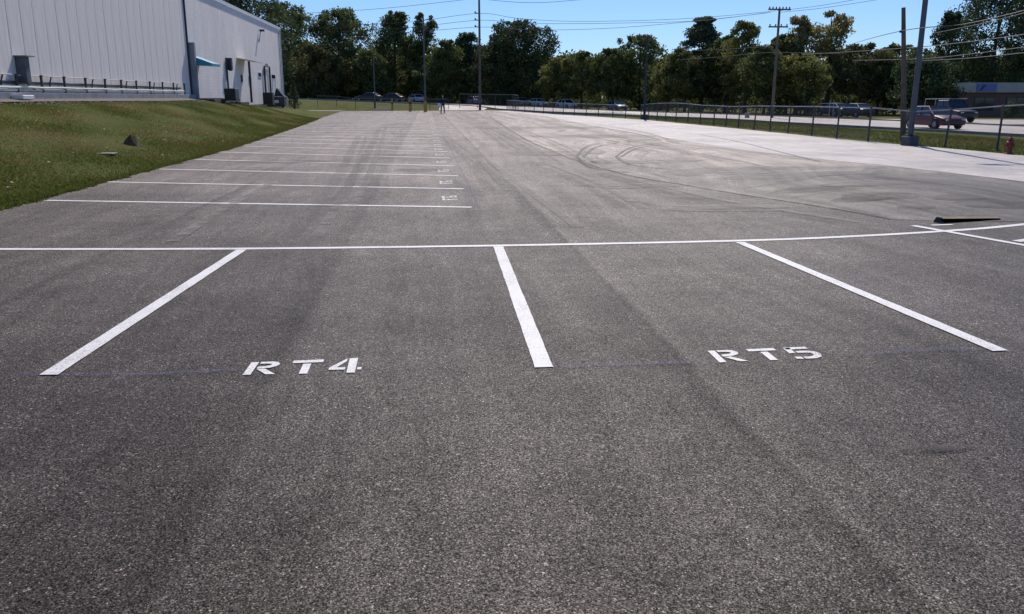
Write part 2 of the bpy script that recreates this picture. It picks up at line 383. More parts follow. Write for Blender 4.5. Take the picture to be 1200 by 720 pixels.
# older patch right of the curved joint
curve = spline([(6.6, 92), (5.0, 60), (4.08, 37.8), (3.98, 28), (4.0, 23.2), (4.37, 18.65), (4.98, 16.32), (5.56, 14.33), (6.2, 12.4), (6.45, 11.3)], 5)
cx_edge = spline([(11.6, 10.9), (10.9, 18.5), (10.3, 25), (9.9, 42), (10.3, 66), (10.6, 80), (9.2, 97)], 4)
sheet('old_asphalt', curve+[(7.9, 10.95)]+cx_edge, m_old, .004, kind='structure', step=.5)
conc_poly = cx_edge+[(8.2, 108), (10.2, 109.5), (12.9, 85), (14.9, 75), (16.4, 64), (16.85, 46), (16.9, 32), (17.45, 26), (17.5, 2), (12.4, 2)]
sheet('concrete_strip', conc_poly, m_conc, .008, kind='structure', step=.5)
sheet('driveway', [(-42, 104.5), (-10.35, 104.5), (-10.2, 108.4), (-42, 109.5)], m_road, .05, kind='structure', step=2)
near = [(33, -10), (32.4, 30)]+[tuple(gnd(*q)[:2]) for q in [(1150, 158), (1000, 150), (900, 144.5), (800, 139.5), (700, 134.8), (640, 132.3), (600, 130)]]+[(4, 129), (-8, 137), (-30, 146), (-70, 152)]
far = [(-70, 161), (-28, 157), (-4, 152), (9, 148), (22, 136), (31, 118), (38.5, 92), (42, 75), (44.5, 50), (45, 25), (46, -10)]
sheet('driveway', [(1.5, 109.8), (7.4, 112.5), (9.5, 127), (2.0, 132)], m_road, .052, kind='structure', step=2)
sheet('road', spline(near, 4)+spline(far, 4), m_road, .06, kind='structure', step=2)
pk = [(42.6, 66), (60, 62), (63, 78), (39.5, 84)]
sheet('forecourt', pk, m_road, .062, kind='structure', step=2)
# kerb of the road
def kerb(pts, name, side):
    b = MB(); rings = []
    for i, p in enumerate(pts):
        q = pts[min(i+1, len(pts)-1)]; o = pts[max(i-1, 0)]; d = Vector((q[0]-o[0], q[1]-o[1])).normalized(); n = Vector((-d.y, d.x))*side
        z = h1(*p)+.05; rings.append([(p[0], p[1], z-.1), (p[0]+n.x*.16, p[1]+n.y*.16, z-.1), (p[0]+n.x*.16, p[1]+n.y*.16, z+.12), (p[0], p[1], z+.12)])
    b.loft(rings); o = b.build(name, m_kerb); o['kind'] = 'structure'
m_kerb = M('kerb_concrete', (.26, .25, .23), .9, .2, 3)
kerb(spline(near, 4), 'kerb', 1)
kerb(spline(far, 4), 'kerb', 1)

# seams, tyre marks and dust on the asphalt: parts of the lot
MK = [0]
def mark(name, pts, wd, mat, off, label=None, step=1.0):
    MK[0] += 1
    o = sheet(name, ribbon(spline(pts, 5), wd), mat, .0088+MK[0]*.00015, lot, step)
    if label: o['label'] = label
    return o
mark('tar_seam', [(5.6, 80), (4.08, 37.8), (3.98, 28), (4.0, 23.2), (4.37, 18.65), (4.98, 16.32), (5.56, 14.33), (6.2, 12.4), (6.5, 11.3)], .07, m_tar, .012, 'dark curved seam between the new and the old asphalt')
random.seed(3)
def arc(a, b, c): return [gnd(*a)[:2], gnd(*b)[:2], gnd(*c)[:2]]
for k, (a, b, c) in enumerate([((760, 163), (695, 170), (676, 184)), ((764, 164), (705, 171), (683, 185)), ((800, 165), (745, 172), (722, 184)), ((806, 166), (752, 173), (727, 185)), ((690, 148), (740, 156), (775, 165)), ((700, 147), (750, 155), (785, 164)), ((676, 184), (690, 196), (735, 203)), ((722, 184), (740, 194), (800, 200)), ((820, 158), (880, 170), (960, 190)), ((640, 142), (700, 146), (770, 158))]):
    mark('tyre_mark', arc(a, b, c), .11, m_tyre_mark, .014, step=.5)
for a, b, c in [((640, 225), (720, 232), (815, 252)), ((905, 215), (990, 205), (1080, 202)), ((930, 232), (1010, 222), (1110, 224)), ((870, 222), (960, 208), (1040, 196))]:
    mark('tyre_mark', arc(a, b, c), .13, m_tyre_mark2, .016, step=.5)
for a, b, c in [((528, 134), (560, 150), (596, 176)), ((540, 134), (585, 156), (640, 190)), ((552, 133), (620, 158), (700, 200)), ((575, 134), (640, 150), (760, 178)), ((590, 133), (690, 155), (850, 190)), ((610, 136), (720, 160), (900, 200)), ((620, 190), (680, 215), (730, 245)), ((560, 190), (600, 225), (650, 268)), ((700, 205), (820, 235), (980, 262)), ((515, 160), (545, 185), (575, 225)), ((420, 160), (395, 210), (340, 280)), ((445, 150), (425, 190), (385, 250)), ((300, 215), (240, 245), (170, 285))]:
    A_, B_, C_ = arc(a, b, c)
    mark('tyre_mark', [A_, B_, C_], .24, m_tyre_mark2, .016, step=.5)
    mark('tyre_mark', [(q[0]+.32, q[1]) for q in (A_, B_, C_)], .16, m_dust, .016, step=.5)
for px, py, L, wd in [(650, 180, 3.2, 1.2), (700, 160, 6, 1.6), (620, 150, 9, 2), (870, 200, 4, 1.0), (760, 190, 3.5, .8), (930, 205, 3.4, .8), (1020, 215, 2.2, .5), (740, 218, 2.4, .5), (850, 245, 2.5, .5)]:
    g = gnd(px, py); n = 9
    ring = [(g.x+math.cos(a)*L*.5*random.uniform(.7, 1.1), g.y+math.sin(a)*wd*random.uniform(.7, 1.2)) for a in [2*math.pi*i/14 for i in range(14)]]
    sheet('dust_patch', ring, m_dust, .0122+px*1e-6, lot, .5)
for px, py, L, wd in [(1030, 230, 1.6, .5), (1010, 234, 1.2, .3), (1170, 240, 1.4, .5), (1075, 244, .7, .2), (1120, 232, 1.2, .3), (960, 222, 2.2, .4), (1080, 530, .35, .06), (1110, 528, .3, .04), (330, 190, 2.6, .8), (450, 182, 1.8, .5), (490, 200, 1.2, .4)]:
    g = gnd(px, py)
    ring = [(g.x+math.cos(a)*L*.5*random.uniform(.7, 1.1), g.y+math.sin(a)*wd*random.uniform(.7, 1.2)) for a in [2*math.pi*i/14 for i in range(14)]]
    sheet('dark_scuff', ring, m_dust_dark, .0138+px*1e-6, lot, .5)
mark('chalk_line', [gnd(648, 434)[:2], gnd(740, 430)[:2], gnd(836, 426)[:2]], .05, m_blue, .013, 'faint blue chalk layout line between the middle stripe and RT5')
mark('chalk_line', [gnd(20, 443)[:2], gnd(170, 441)[:2], gnd(284, 437)[:2]], .05, m_blue, .013, 'faint blue chalk layout line left of RT4')
mark('chalk_line', [gnd(1010, 418)[:2], gnd(1090, 414)[:2], gnd(1180, 412)[:2]], .05, m_blue, .013, 'faint blue chalk layout line right of RT5')
mark('chalk_line', [(.78, 12.6), (.76, 25), (.7, 45)], .04, m_blue, .013, 'faint blue chalk line along the ends of the far stripes', 2)

# painted stripes
def stripe(pts, wd, label=None, off=.006):
    P_ = [Vector(p[:2]) for p in pts]; q = []
    for a, b in zip(P_, P_[1:]):
        n = max(2, int((b-a).length/.14))
        q += [a.lerp(b, i/n) for i in range(n)]
    off = .005 if off < .01 else .005+(off-.02)*.5
    q.append(P_[-1])
    ws = [wd*random.uniform(.955, 1.045) for _ in q]
    o = sheet('painted_stripe', ribbon(q, ws), m_paint, off, lot, 1.0)
    if label: o['label'] = label
stripe(spline([(-12, 10.9), (-5.85, 10.12), (-4.88, 10.0), (-2.14, 9.76), (.8, 9.68), (3.69, 9.74), (5.21, 9.92), (6.76, 10.25), (8.0, 10.66), (11, 11.9)], 3), .115, 'long white stripe running across the lot above the RT stalls')
for (a, b, l) in [((283, 294), (57, 441), 'left white stall stripe beside RT4'), ((584, 290), (637.5, 433.5), 'middle white stall stripe between RT4 and RT5'), ((867, 285), (1172, 413.5), 'right white stall stripe beside RT5')]:
    A, B = gnd(*a), gnd(*b); stripe([A, B], .115, l, .024)
stripe([gnd(1070, 265), gnd(1135, 276.5), gnd(1215, 291)], .11, 'diagonal white stripe crossing the long stripe near the drain', .024)
stripe([gnd(1191, 284), gnd(1240, 276)], .11, None, .026)
stripe([gnd(1092, 264.8), gnd(1116, 264.2)], .07, 'short faded white dash in front of the drain', .02)
rows = [13.24, 15.98, 18.72, 21.5, 24.3, 27.2, 30.0]
while rows[-1] < 92: rows.append(rows[-1]+2.83)
for i, y in enumerate(rows):
    xl = float(edge(y))+.02 if i else -6.46; x1 = .66-.003*(y-13)
    stripe([(xl, y+min(1.62+.46*i, 3.9)), (x1, y)], .12)

GL = {'R': [[(0, 0), (.066, 0), (.066, 1), (0, 1)],
            [(.085, 1), (.19, 1), (.24, .94), (.265, .78), (.245, .62), (.19, .5), (.085, .46), (.085, .62), (.15, .65), (.185, .70), (.195, .77), (.185, .82), (.15, .85), (.085, .85)],
            [(.09, .42), (.155, .45), (.27, .02), (.19, .02)]],
      'T': [[(.37, .80), (.64, .80), (.64, 1), (.37, 1)], [(.47, 0), (.54, 0), (.54, .72), (.47, .72)]],
      '4': [[(.87, 0), (.94, 0), (.945, 1), (.87, 1)], [(.71, .22), (.85, .22), (.85, .38), (.775, .38), (.85, .8), (.85, 1), (.71, .37)], [(.955, .2), (.99, .2), (.99, .36), (.955, .36)]],
      '5': [[(.74, .82), (.95, .82), (.95, 1), (.74, 1)], [(.72, .5), (.78, .5), (.79, .97), (.725, .97)],
            [(.80, .5), (.80, .66), (.9, .66), (.97, .58), (1.0, .36), (.97, .12), (.90, 0), (.80, 0), (.80, .16), (.87, .17), (.915, .24), (.93, .35), (.915, .46), (.87, .5)],
            [(.72, .02), (.785, 0), (.785, .17), (.72, .2)]],
      '6': [[(.72, .2), (.78, .2), (.78, .8), (.72, .8)], [(.74, .84), (.95, .84), (.95, 1), (.74, 1)], [(.80, .45), (.95, .45), (1, .3), (1, .15), (.95, 0), (.74, 0), (.74, .15), (.93, .15), (.93, .32), (.8, .32)]]}
def stencil(chars, quad, label=None):
    bl, br, tr, tl = [Vector(p[:2]) for p in quad]
    root = None
    k = 0
    for ch in chars:
        for g in GL[ch]:
            pts = []
            for u, v in g:
                a = bl.lerp(br, u); b = tl.lerp(tr, u); p = a.lerp(b, v); pts.append((p.x, p.y))
            if root is None:
                root = sheet('stencil_marking', pts, m_paint, .005, lot, 5)
                if label: root['label'] = label
            else: sheet('stencil_stroke', pts, m_paint, .005, root, 5)
stencil('RT4', [gnd(284, 440.8), gnd(424, 438.2), gnd(427, 422.7), gnd(295, 426)], 'white stencilled letters RT4 on the asphalt')
stencil('RT5', [gnd(843, 426.8), gnd(969, 422.3), gnd(949, 408.6), gnd(829, 413)], 'white stencilled letters RT5 on the asphalt')
for y in rows[1:24]:
    yc = y-1.45; stencil('RT6', [(.48, yc-.33), (.48, yc+.33), (.22, yc+.33), (.22, yc-.33)])

# storm drain at the right
g = gnd(1103, 262); gx0, gy0 = g.x, g.y; L = 1.05
dr = thing('storm_drain', 'black gap of a storm drain under a tan concrete lip at right of the lot', 'drain', (gx0, gy0, h1(gx0, gy0)), R(10))
b = MB(); b.add([(0, 0, .006), (L*.98, .03, .006), (L*.98, .03, .018), (0, 0, .055), (0, .12, .006), (L*.98, .12, .006), (L*.98, .12, .018), (0, .12, .055)], [(0, 1, 2, 3), (4, 7, 6, 5), (0, 3, 7, 4), (1, 5, 6, 2), (3, 2, 6, 7), (0, 4, 5, 1)])
b.build('opening', M('black_void', (.006, .006, .006), 1, .1, 3, spec=0), dr)
m_lip = M('tan_lip', (.24, .18, .115), .9, .3, 8, bmp=.01)
b = MB(); b.add([(.03, .01, .056), (L, .035, .02), (L, .035, .025), (.03, .01, .06), (.05, .14, .056), (L, .14, .03), (L, .14, .036), (.05, .14, .07)], [(0, 1, 2, 3), (4, 7, 6, 5), (0, 3, 7, 4), (1, 5, 6, 2), (3, 2, 6, 7), (0, 4, 5, 1)])
b.build('concrete_lip', m_lip, dr)
b = MB(); b.box((-.03, -.01, .0), (.04, .12, .075), taper=.5); b.build('broken_corner', m_found, dr)

# ------------------------------------------------------------------ warehouse on the left
WX = -15.0
wh = thing('warehouse', 'long white painted warehouse with vertical wall panels above the grass bank', 'building', (WX, 53, 1.6))
def part(b, name, mat, parent=wh, smooth=False, org=(WX, 53, 1.6), bevel=0):
    b.v = [(x-org[0], y-org[1], z-org[2]) for x, y, z in b.v]
    o = b.build(name, mat, parent, smooth, bevel=bevel); return o
YN, YM = 12.0, float(atX(222, 85, WX).y)
cor = atX(327.5, 36, WX); YF = cor.y; ZT = cor.z; ZN = ZT+2.6
b = MB(); b.box((WX-30, YN, -.5), (WX-.08, YM, ZN)); part(b, 'wall', m_panel)
b = MB(); b.box((WX-30, YM+.002, -.5), (WX, YF, ZT)); part(b, 'wall', m_blockwall)
nP = int(round((YM-YN)/((atX(98, 70, WX).y-atX(18, 70, WX).y)/6))); pw = (YM-YN)/nP
pm = MB(); pm.box((-.075, .012, 0), (.0, pw-.012, ZN-1.75)); pme = None
for i in range(nP):
    if pme is None:
        o = pm.build('wall_panel', m_panel, wh); pme = o.data
        bmm = bmesh.new(); bmm.from_mesh(pme); bmesh.ops.bevel(bmm, geom=bmm.edges[:], offset=.012, segments=1, affect='EDGES'); bmm.to_mesh(pme); bmm.free()
    else: o = link('wall_panel', pme, wh)
    o.location = (0+random.uniform(0, .008), YN+i*pw-53, .2)
b = MB(); b.box((WX-30, YM-.1, ZT), (WX+.1, YF+.08, ZT+.28)); b.box((WX-30, YM-.1, ZT-.25), (WX+.04, YF+.03, ZT-.003)); part(b, 'parapet_trim', m_trim)
b = MB(); b.box((WX-30, YN, ZN), (WX+.1, YM-.11, ZN+.3)); part(b, 'parapet_trim', m_trim)
b = MB(); b.box((WX-.07, YN, 1.3), (WX+.32, YM, 1.84)); part(b, 'concrete_ledge', M('grey_ledge', (.24, .25, .28), .9, .25, 2, bmp=.01), bevel=.01)
b = MB()
for y0, y1, z in [(YM+.5, 66, 1.62), (66, 69, 1.5), (69, 75, 1.28), (75, YF-1, 1.05)]: b.box((WX-.02, y0, -.2), (WX+.12, y1-.01, z))
part(b, 'foundation', m_found)
# projecting fin at the joint between the wings
z1 = atX(224, 51, WX).z
b = MB(); b.box((WX, YM-.02, 1.5), (WX+.42, YM+.32, z1)); part(b, 'wall_pier', M('grey_pier', (.27, .28, .31), .8, .2, 2))
b = MB(); b.tube([(WX+.06, YM-.1, 1.6), (WX+.06, YM-.1, ZN)], .06, 8); part(b, 'downspout', m_dark_metal)
b = MB(); b.tube([(WX+.08, YF-.35, .6), (WX+.08, YF-.35, ZT+.2)], .07, 8); part(b, 'downspout', m_trim)
b = MB(); b.tube([(WX+.06, YF-1.3, .7), (WX+.06, YF-1.3, ZT-.3)], .03, 6); part(b, 'downspout', m_galv)
# blue awning and entrance
def awning(y0, y1, pxt, out, drop, mat, name, thick, lab=None, val=.25, sides=True):
    zt = atX(pxt[0], pxt[1], WX).z
    b = MB(); x0, x1 = WX+.002, WX+out
    b.add([(x0, y0, zt), (x0, y1, zt), (x1, y1, zt-drop), (x1, y0, zt-drop), (x0, y0, zt-thick), (x0, y1, zt-thick), (x1, y1, zt-drop-val), (x1, y0, zt-drop-val)],
          [(0, 3, 2, 1), (4, 5, 6, 7), (0, 4, 7, 3), (1, 2, 6, 5), (3, 7, 6, 2), (0, 1, 5, 4)])
    o = part(b, name, mat)
    if lab: o['label'] = lab
    return zt
def awning_mat():
    m, t, p = nt('blue_canvas'); v = co(t); c = ramp(t, noise(t, v, 4, 3), [(.3, (.005, .22, .34)), (.7, (.01, .32, .46))])
    t.links.new(c, p.inputs['Base Color']); p.inputs['Roughness'].default_value = .5; return m
m_canvas = awning_mat()
za = awning(YM+.35, YM+2.6, (229, 66), 1.35, .5, m_canvas, 'awning', .58, 'blue canvas awning', .14)
b = MB(); b.box((WX-.01, YM+.5, 1.6), (WX+.05, YM+1.7, 3.75)); dor = part(b, 'door', M('brown_door', (.28, .22, .18), .7, .2, 3)); dor['label'] = 'brown entrance door under the blue awning'
b = MB(); b.tube([(WX+.06, YM+1.5, 2.6), (WX+.12, YM+1.5, 2.6), (WX+.12, YM+1.5, 2.75)], .02, 5); part(b, 'handle', m_galv, dor)
b = MB(); b.box((WX+.0, YM+.5, 1.35), (WX+1.3, 66, 1.56)); part(b, 'step', m_found)
yc1 = atX(277, 68, WX).y
m_can = M('beige_canopy', (.5, .48, .40), .7, .1, 3)
zc = awning(yc1, yc1+3.2, (277, 67.6), 1.45, .28, m_can, 'canopy', .1, 'thin beige canopy over the side entrance', .07)
b = MB(); b.tube([(WX+.75, yc1+1.0, 1.25), (WX+.75, yc1+1.0, zc-.25)], .09, 8); part(b, 'canopy_post', m_dark_metal)
def opening(px0, py0, px1, py1, name='window', frame=m_trim):
    a = atX(px0, py0, WX); c = atX(px1, py1, WX); y0, y1 = a.y, c.y; z0, z1 = min(a.z, c.z), max(a.z, c.z)
    if name == 'door': z0 = z1-2.15
    b = MB(); fr = .07
    for q in [(y0, y0+fr, z0, z1), (y1-fr, y1, z0, z1), (y0+fr+.001, y1-fr-.001, z0, z0+fr), (y0+fr+.001, y1-fr-.001, z1-fr, z1)]: b.box((WX-.01, q[0], q[2]), (WX+.05, q[1], q[3]))
    o = part(b, name, frame)
    b = MB(); b.box((WX-.01, y0+fr, z0+fr), (WX+.02, y1-fr, z1-fr)); part(b, 'pane' if name == 'window' else 'door_leaf', m_glassdark if name == 'window' else m_trim, o)
    return o, y0, y1, z0, z1
opening(281, 87, 284.5, 97.5); opening(291, 89, 294.5, 98.5); opening(302, 84.5, 306, 91)
o, y0, y1, z0, z1 = opening(318.5, 92, 323.5, 112, 'door')
b = MB(); b.box((WX-.01, y0, z1+.002), (WX+.04, y1, z1+.35)); part(b, 'transom', m_glassdark, o)
b = MB(); yy = atX(264.5, 80, WX).y; b.box((WX, yy+.2, atX(264, 82, WX).z), (WX+.38, yy+.7, atX(264, 68, WX).z)); part(b, 'meter_box', m_dark_metal)
b = MB(); yy -= .1; b.tube([(WX+.1, yy, 1.5), (WX+.1, yy, atX(264, 68, WX).z)], .07, 6); b.tube([(WX+.3, yy+.3, 3.6), (WX+.3, yy+.3, 3.9)], .12, 8); part(b, 'conduit', m_dark_metal)
for px in (308, 314):
    A = atX(px, 78, WX); b = MB(); b.tube([(WX+.12, A.y, 1.1), (WX+.12, A.y, A.z)], .09, 6); part(b, 'conduit', m_dark_metal)
A = atX(311, 78, WX); b = MB(); b.tube([(WX+.12, A.y-1.0, A.z), (WX+.12, A.y+1.1, A.z)], .07, 6); b.lathe([(.1, 0), (.16, .1), (.05, .25)], (WX+.12, A.y, A.z)); part(b, 'conduit', m_galv)
A = atX(303, 37, WX); b = MB(); b.tube([(WX, A.y, A.z-.9), (WX+.15, A.y, A.z-.1), (WX+.2, A.y, A.z)], .03, 5); b.box((WX+.1, A.y-.15, A.z), (WX+.5, A.y+.2, A.z+.16)); part(b, 'flood_light', m_dark_metal)
b = MB()
rz = ZT+.28
for k in range(3): b.tube([(WX-1, 61+k*1.2, rz), (WX-1, 61+k*1.2, rz+.9)], .05, 5)
b.tube([(WX-1, 60.5, rz+.88), (WX-1, 64.2, rz+.88)], .05, 5); b.tube([(WX-1, 63.4, rz), (WX-2.2, 63.9, rz+1.1)], .06, 5)
part(b, 'roof_rail', m_trim)
# wall box with cap near the left edge
A = atX(27, 96, WX+.2); y_b = A.y
b = MB(); b.box((WX, y_b, 2.2), (WX+.36, y_b+.36, 3.12)); ub = part(b, 'utility_box', M('dark_box', (.09, .10, .11), .6, .3, 3), bevel=.01)
b = MB(); b.box((WX-.01, y_b-.08, 3.125), (WX+.48, y_b+.6, 3.165)); part(b, 'cap', m_galv, ub)
b = MB(); b.tube([(WX+.2, y_b+.3, 2.2), (WX+.2, y_b+.5, 2.05), (WX+.2, y_b+.9, 1.98)], .035, 6); part(b, 'conduit', m_dark_metal, ub)
b = MB(); b.box((WX+.33, y_b-1.4, 1.6), (WX+.75, y_b-.5, 1.75)); part(b, 'vent_cover', m_trim, bevel=.02)

# pipe rack along the wall
pr = thing('pipe_rack', 'rack of white pipes on short brown posts along the foot of the warehouse wall', 'pipe rack', (WX+.2, 14, 1.84))
for k, (z, r, mt, dx) in enumerate([(1.93, .055, m_pipe, .16), (2.03, .045, m_pipe, .24), (2.2, .06, m_steel, .05), (2.47, .02, m_pipe, .15)]):
    b = MB(); pts = [(WX+dx, y, z+.012*math.sin(y*1.7+k)) for y in np.arange(13, YM-1.2, 1.5)]; b.tube(pts, r, 7); part(b, 'pipe', mt, pr, True, (WX+.2, 14, 1.84))
pb = MB(); pb.box((-.035, -.05, 0), (.035, .05, .62)); pb.box((-.06, -.07, .621), (.06, .07, .66)); pme = None
k = 0
for y in [atX(13, 95, WX).y-1.9*j for j in range(8, 0, -1)]+[atX(q, 95, WX).y for q in (13, 43, 70, 95, 118, 137, 155, 171, 186, 199, 212)]:
    if pme is None: o = pb.build('post', m_brown, pr); pme = o.data
    else: o = link('post', pme, pr)
    o.location = (-.02, y-14, 0); o.rotation_euler = (random.uniform(-.04, .04), 0, 0)
    if k % 2 == 1:
        b = MB(); b.tube([(WX+.1, y+.9, 1.85), (WX+.1, y+.9, 2.2), (WX+.12, y+1.05, 2.45)], .03, 5); part(b, 'valve_stem', m_dark_metal, pr, False, (WX+.2, 14, 1.84))
    k += 1

# equipment along the far wing
def equip(name, label, cat, px, D, dim, mat, zoff=0, extra=None):
    x = atY(px, 112, D).x; z = h1(x, D)+zoff
    o = thing(name, label, cat, (x, D, z))
    b = MB(); b.box((-dim[0]/2, -dim[1]/2, .08), (dim[0]/2, dim[1]/2, dim[2])); b.build('cabinet', mat, o, bevel=.03)
    b = MB()
    for i in range(5): b.box((-dim[0]/2+.08, -dim[1]/2-.03, .2+i*dim[2]*.14), (dim[0]/2-.08, -dim[1]/2-.004, .2+i*dim[2]*.14+.05))
    b.build('louvre', m_black, o)
    b = MB(); b.box((-dim[0]/2-.05, -dim[1]/2-.05, 0), (dim[0]/2+.05, dim[1]/2+.05, .078)); b.build('plinth', m_found, o)
    return o
equip('generator', 'dark generator cabinet against the wall under the canopy', 'generator', 271.5, 61, (.75, 1.1, .8), M('generator_paint', (.06, .062, .06), .6, .3, 3), .3)
e = equip('compressor', 'dark compressor with two pipes by the wall', 'compressor', 314.5, 76, (.8, .9, 1.0), m_black, .25)
# dumpster at the corner
x = atY(324, 118, 82).x; dz = h1(x, 82)
dm = thing('dumpster', 'dark dumpster with tilted lid at the far corner of the warehouse', 'dumpster', (x, 82, dz))
b = MB(); b.add([(-.8, -.6, .12), (.8, -.6, .12), (.8, .6, .12), (-.8, .6, .12), (-.55, -.6, 1.0), (.8, -.6, 1.0), (.8, .6, 1.0), (-.55, .6, 1.0)], [(3, 2, 1, 0), (4, 5, 6, 7), (0, 1, 5, 4), (1, 2, 6, 5), (2, 3, 7, 6), (3, 0, 4, 7)]); b.build('bin', M('bin_paint', (.035, .042, .045), .5, .3, 3), dm, bevel=.03)
b = MB(); b.add([(-.1, -.6, 1.02), (.8, -.6, 1.02), (.2, -.6, 1.75), (.12, -.6, 1.72), (-.1, .6, 1.02), (.8, .6, 1.02), (.2, .6, 1.75), (.12, .6, 1.72)], [(0, 1, 2, 3), (7, 6, 5, 4), (0, 4, 5, 1), (1, 5, 6, 2), (2, 6, 7, 3), (3, 7, 4, 0)]); b.build('lid', m_black, dm)
b = MB(); b.box((-.1, -.63, .45), (.3, -.605, .7)); b.build('sticker', m_trim, dm)
for sx in (-.6, .6):
    b = MB(); b.lathe([(.1, -.04), (.1, .04)], (sx, 0, 0), 10); ob = b.build('wheel', m_rubber, dm); ob.rotation_euler = (R(90), 0, 0); ob.location = (0, -.4, .1)
# round hose reel
x = atY(294, 112, 69).x; hr = thing('hose_reel', 'round dark hose reel on the wall left of the side windows', 'hose reel', (WX+.12, 69, 1.75))
b = MB(); n = 16; b.tube([(0+.25, .5*math.cos(2*math.pi*i/n), .5*math.sin(2*math.pi*i/n)) for i in range(n+1)], .09, 6); b.build('hose', m_black, hr, True)
b = MB(); b.tube([(0, 0, 0), (.35, 0, 0)], .12, 8); b.build('hub', m_galv, hr)
for a in range(4):
    b = MB(); b.tube([(.25, 0, 0), (.25, .5*math.cos(a*1.57+.4), .5*math.sin(a*1.57+.4))], .025, 4); b.build('spoke', m_galv, hr)
# gas meter set on the corner
x = atY(333, 116, 84).x; gm = thing('gas_meter', 'white gas meter pipework standing beyond the dumpster', 'gas meter', (x, 84, h1(x, 84)))
b = MB(); b.tube([(-.3, 0, 0), (-.3, 0, 1.0), (-.2, 0, 1.15), (.2, 0, 1.15), (.3, 0, 1.0), (.3, 0, 0)], .05, 6); b.build('pipe', m_pipe, gm)
b = MB(); b.box((-.2, -.15, .45), (.2, .15, .95)); b.build('meter', m_galv, gm, bevel=.04)
x = atY(344, 112, 92).x
sb = thing('clipped_shrub', 'dark clipped conical shrub past the warehouse corner', 'shrub', (x, 92, h1(x, 92)))

# gravel along the wall foot
gv = []; gf = []; n = 5200
base = np.array([[1, 0, 0], [-.5, .87, 0], [-.5, -.87, 0], [0, 0, .8], [0, 0, -.4]])
fc = np.array([[0, 1, 3], [1, 2, 3], [2, 0, 3], [1, 0, 4], [2, 1, 4], [0, 2, 4]])
px_ = WX+.33+np.abs(rng.normal(0, .45, n)); py_ = rng.uniform(20, 60, n); s_ = rng.uniform(.02, .055, n); an = rng.uniform(0, 6.28, n)
ca, sa = np.cos(an), np.sin(an)
bx_ = base[None, :, 0]*ca[:, None]-base[None, :, 1]*sa[:, None]; by_ = base[None, :, 0]*sa[:, None]+base[None, :, 1]*ca[:, None]
V = np.stack([px_[:, None]+bx_*s_[:, None], py_[:, None]+by_*s_[:, None], (H(px_, py_)+.02)[:, None]+base[None, :, 2]*s_[:, None]], -1).reshape(-1, 3)
Fx = (fc[None]+np.arange(n)[:, None, None]*5).reshape(-1, 3)
o = link('gravel', np_mesh('gravel', V, Fx, M('gravel_stone', (.20, .18, .16), .9, .4, 6), 3)); tag(o, 'loose grey gravel strewn along the foot of the warehouse wall', 'gravel', kind='stuff')
o = sheet('gravel_bed', [(WX+.3, 13), (WX+1.25, 13), (WX+1.0, 35), (WX+1.15, 48), (WX+.9, 58), (WX+.3, 58)], M('gravel_soil', (.17, .145, .125), .95, .35, 5, bmp=.03), .055, kind='structure')

# grass blades
def blades(name, label, xs, ys_, hmin, hmax, wmul=1.0):
    n = len(xs); z = H(xs, ys_); a = rng.uniform(0, 6.28, n); hh = rng.uniform(hmin, hmax, n); ww = rng.uniform(.008, .016, n)*wmul
    ln = rng.normal(0, .5, (n, 2))*hh[:, None]
    p = np.stack([xs, ys_, z], -1); d = np.stack([np.cos(a), np.sin(a), np.zeros(n)], -1)*ww[:, None]
    top = p+np.stack([ln[:, 0], ln[:, 1], hh+.01], -1)
    V = np.stack([p-d, p+d, top], 1).reshape(-1, 3)
    o = link(name, np_mesh(name, V, np.arange(3*n).reshape(-1, 3), m_blade, 3)); tag(o, label, 'grass', kind='stuff')
n = 260000; yy = 12+rng.random(n)**1.7*60; tt = rng.random(n)**1.15; xx = edge(yy)+.06-tt*(edge(yy)-WX-1.0)
dens = np.sin(xx*1.3+yy*.4)*np.sin(yy*.7-xx*.9)+rng.normal(0, .6, n); k = dens > -.5
blades('grass', 'mown green and brown grass covering the bank left of the lot', xx[k], yy[k], .015, .048)
n = 16000; yy = 12+rng.random(n)**1.4*55; xx = edge(yy)+.02+np.clip(.07*np.sin(yy*3.1)+.06*np.sin(yy*7.7+1)+.05*np.sin(yy*17), -.05, .2)*rng.random(n)+rng.normal(0, .035, n)
blades('grass', 'ragged fringe of grass creeping over the edge of the asphalt', xx, yy, .015, .06)
n = 60000; yy = 22+rng.random(n)**1.5*70; xx = 17.45+rng.random(n)*12*np.clip((100-yy)/60, .3, 1)
k = (xx < 29) & (xx > np.interp(yy, [20, 46, 64, 75, 92], [17.6, 17.2, 16.8, 15.4, 13])); blades('grass', 'mown grass verge between the wire fence and the pale road', xx[k], yy[k], .04, .09, 1.4)
# fallen pale leaves on the bank
n = 110; yy = 14+rng.random(n)*22; xx = edge(yy)-.2-rng.random(n)*6; z = H(xx, yy)+.07
a = rng.uniform(0, 6.28, n); s = rng.uniform(.012, .03, n); q = np.array([[-1, -1], [1, -1], [1, 1], [-1, 1]])
V = np.stack([xx[:, None]+(q[None, :, 0]*np.cos(a)[:, None]-q[None, :, 1]*np.sin(a)[:, None])*s[:, None], yy[:, None]+(q[None, :, 0]*np.sin(a)[:, None]+q[None, :, 1]*np.cos(a)[:, None])*s[:, None], z[:, None]+rng.uniform(-.02, .02, (n, 4))], -1).reshape(-1, 3)
o = link('fallen_leaves', np_mesh('fallen_leaves', V, np.arange(4*n).reshape(-1, 4), M('dry_leaf', (.30, .25, .16), .8, .3, 5))); tag(o, 'pale dry leaves scattered over the grass bank', 'leaves', kind='stuff')
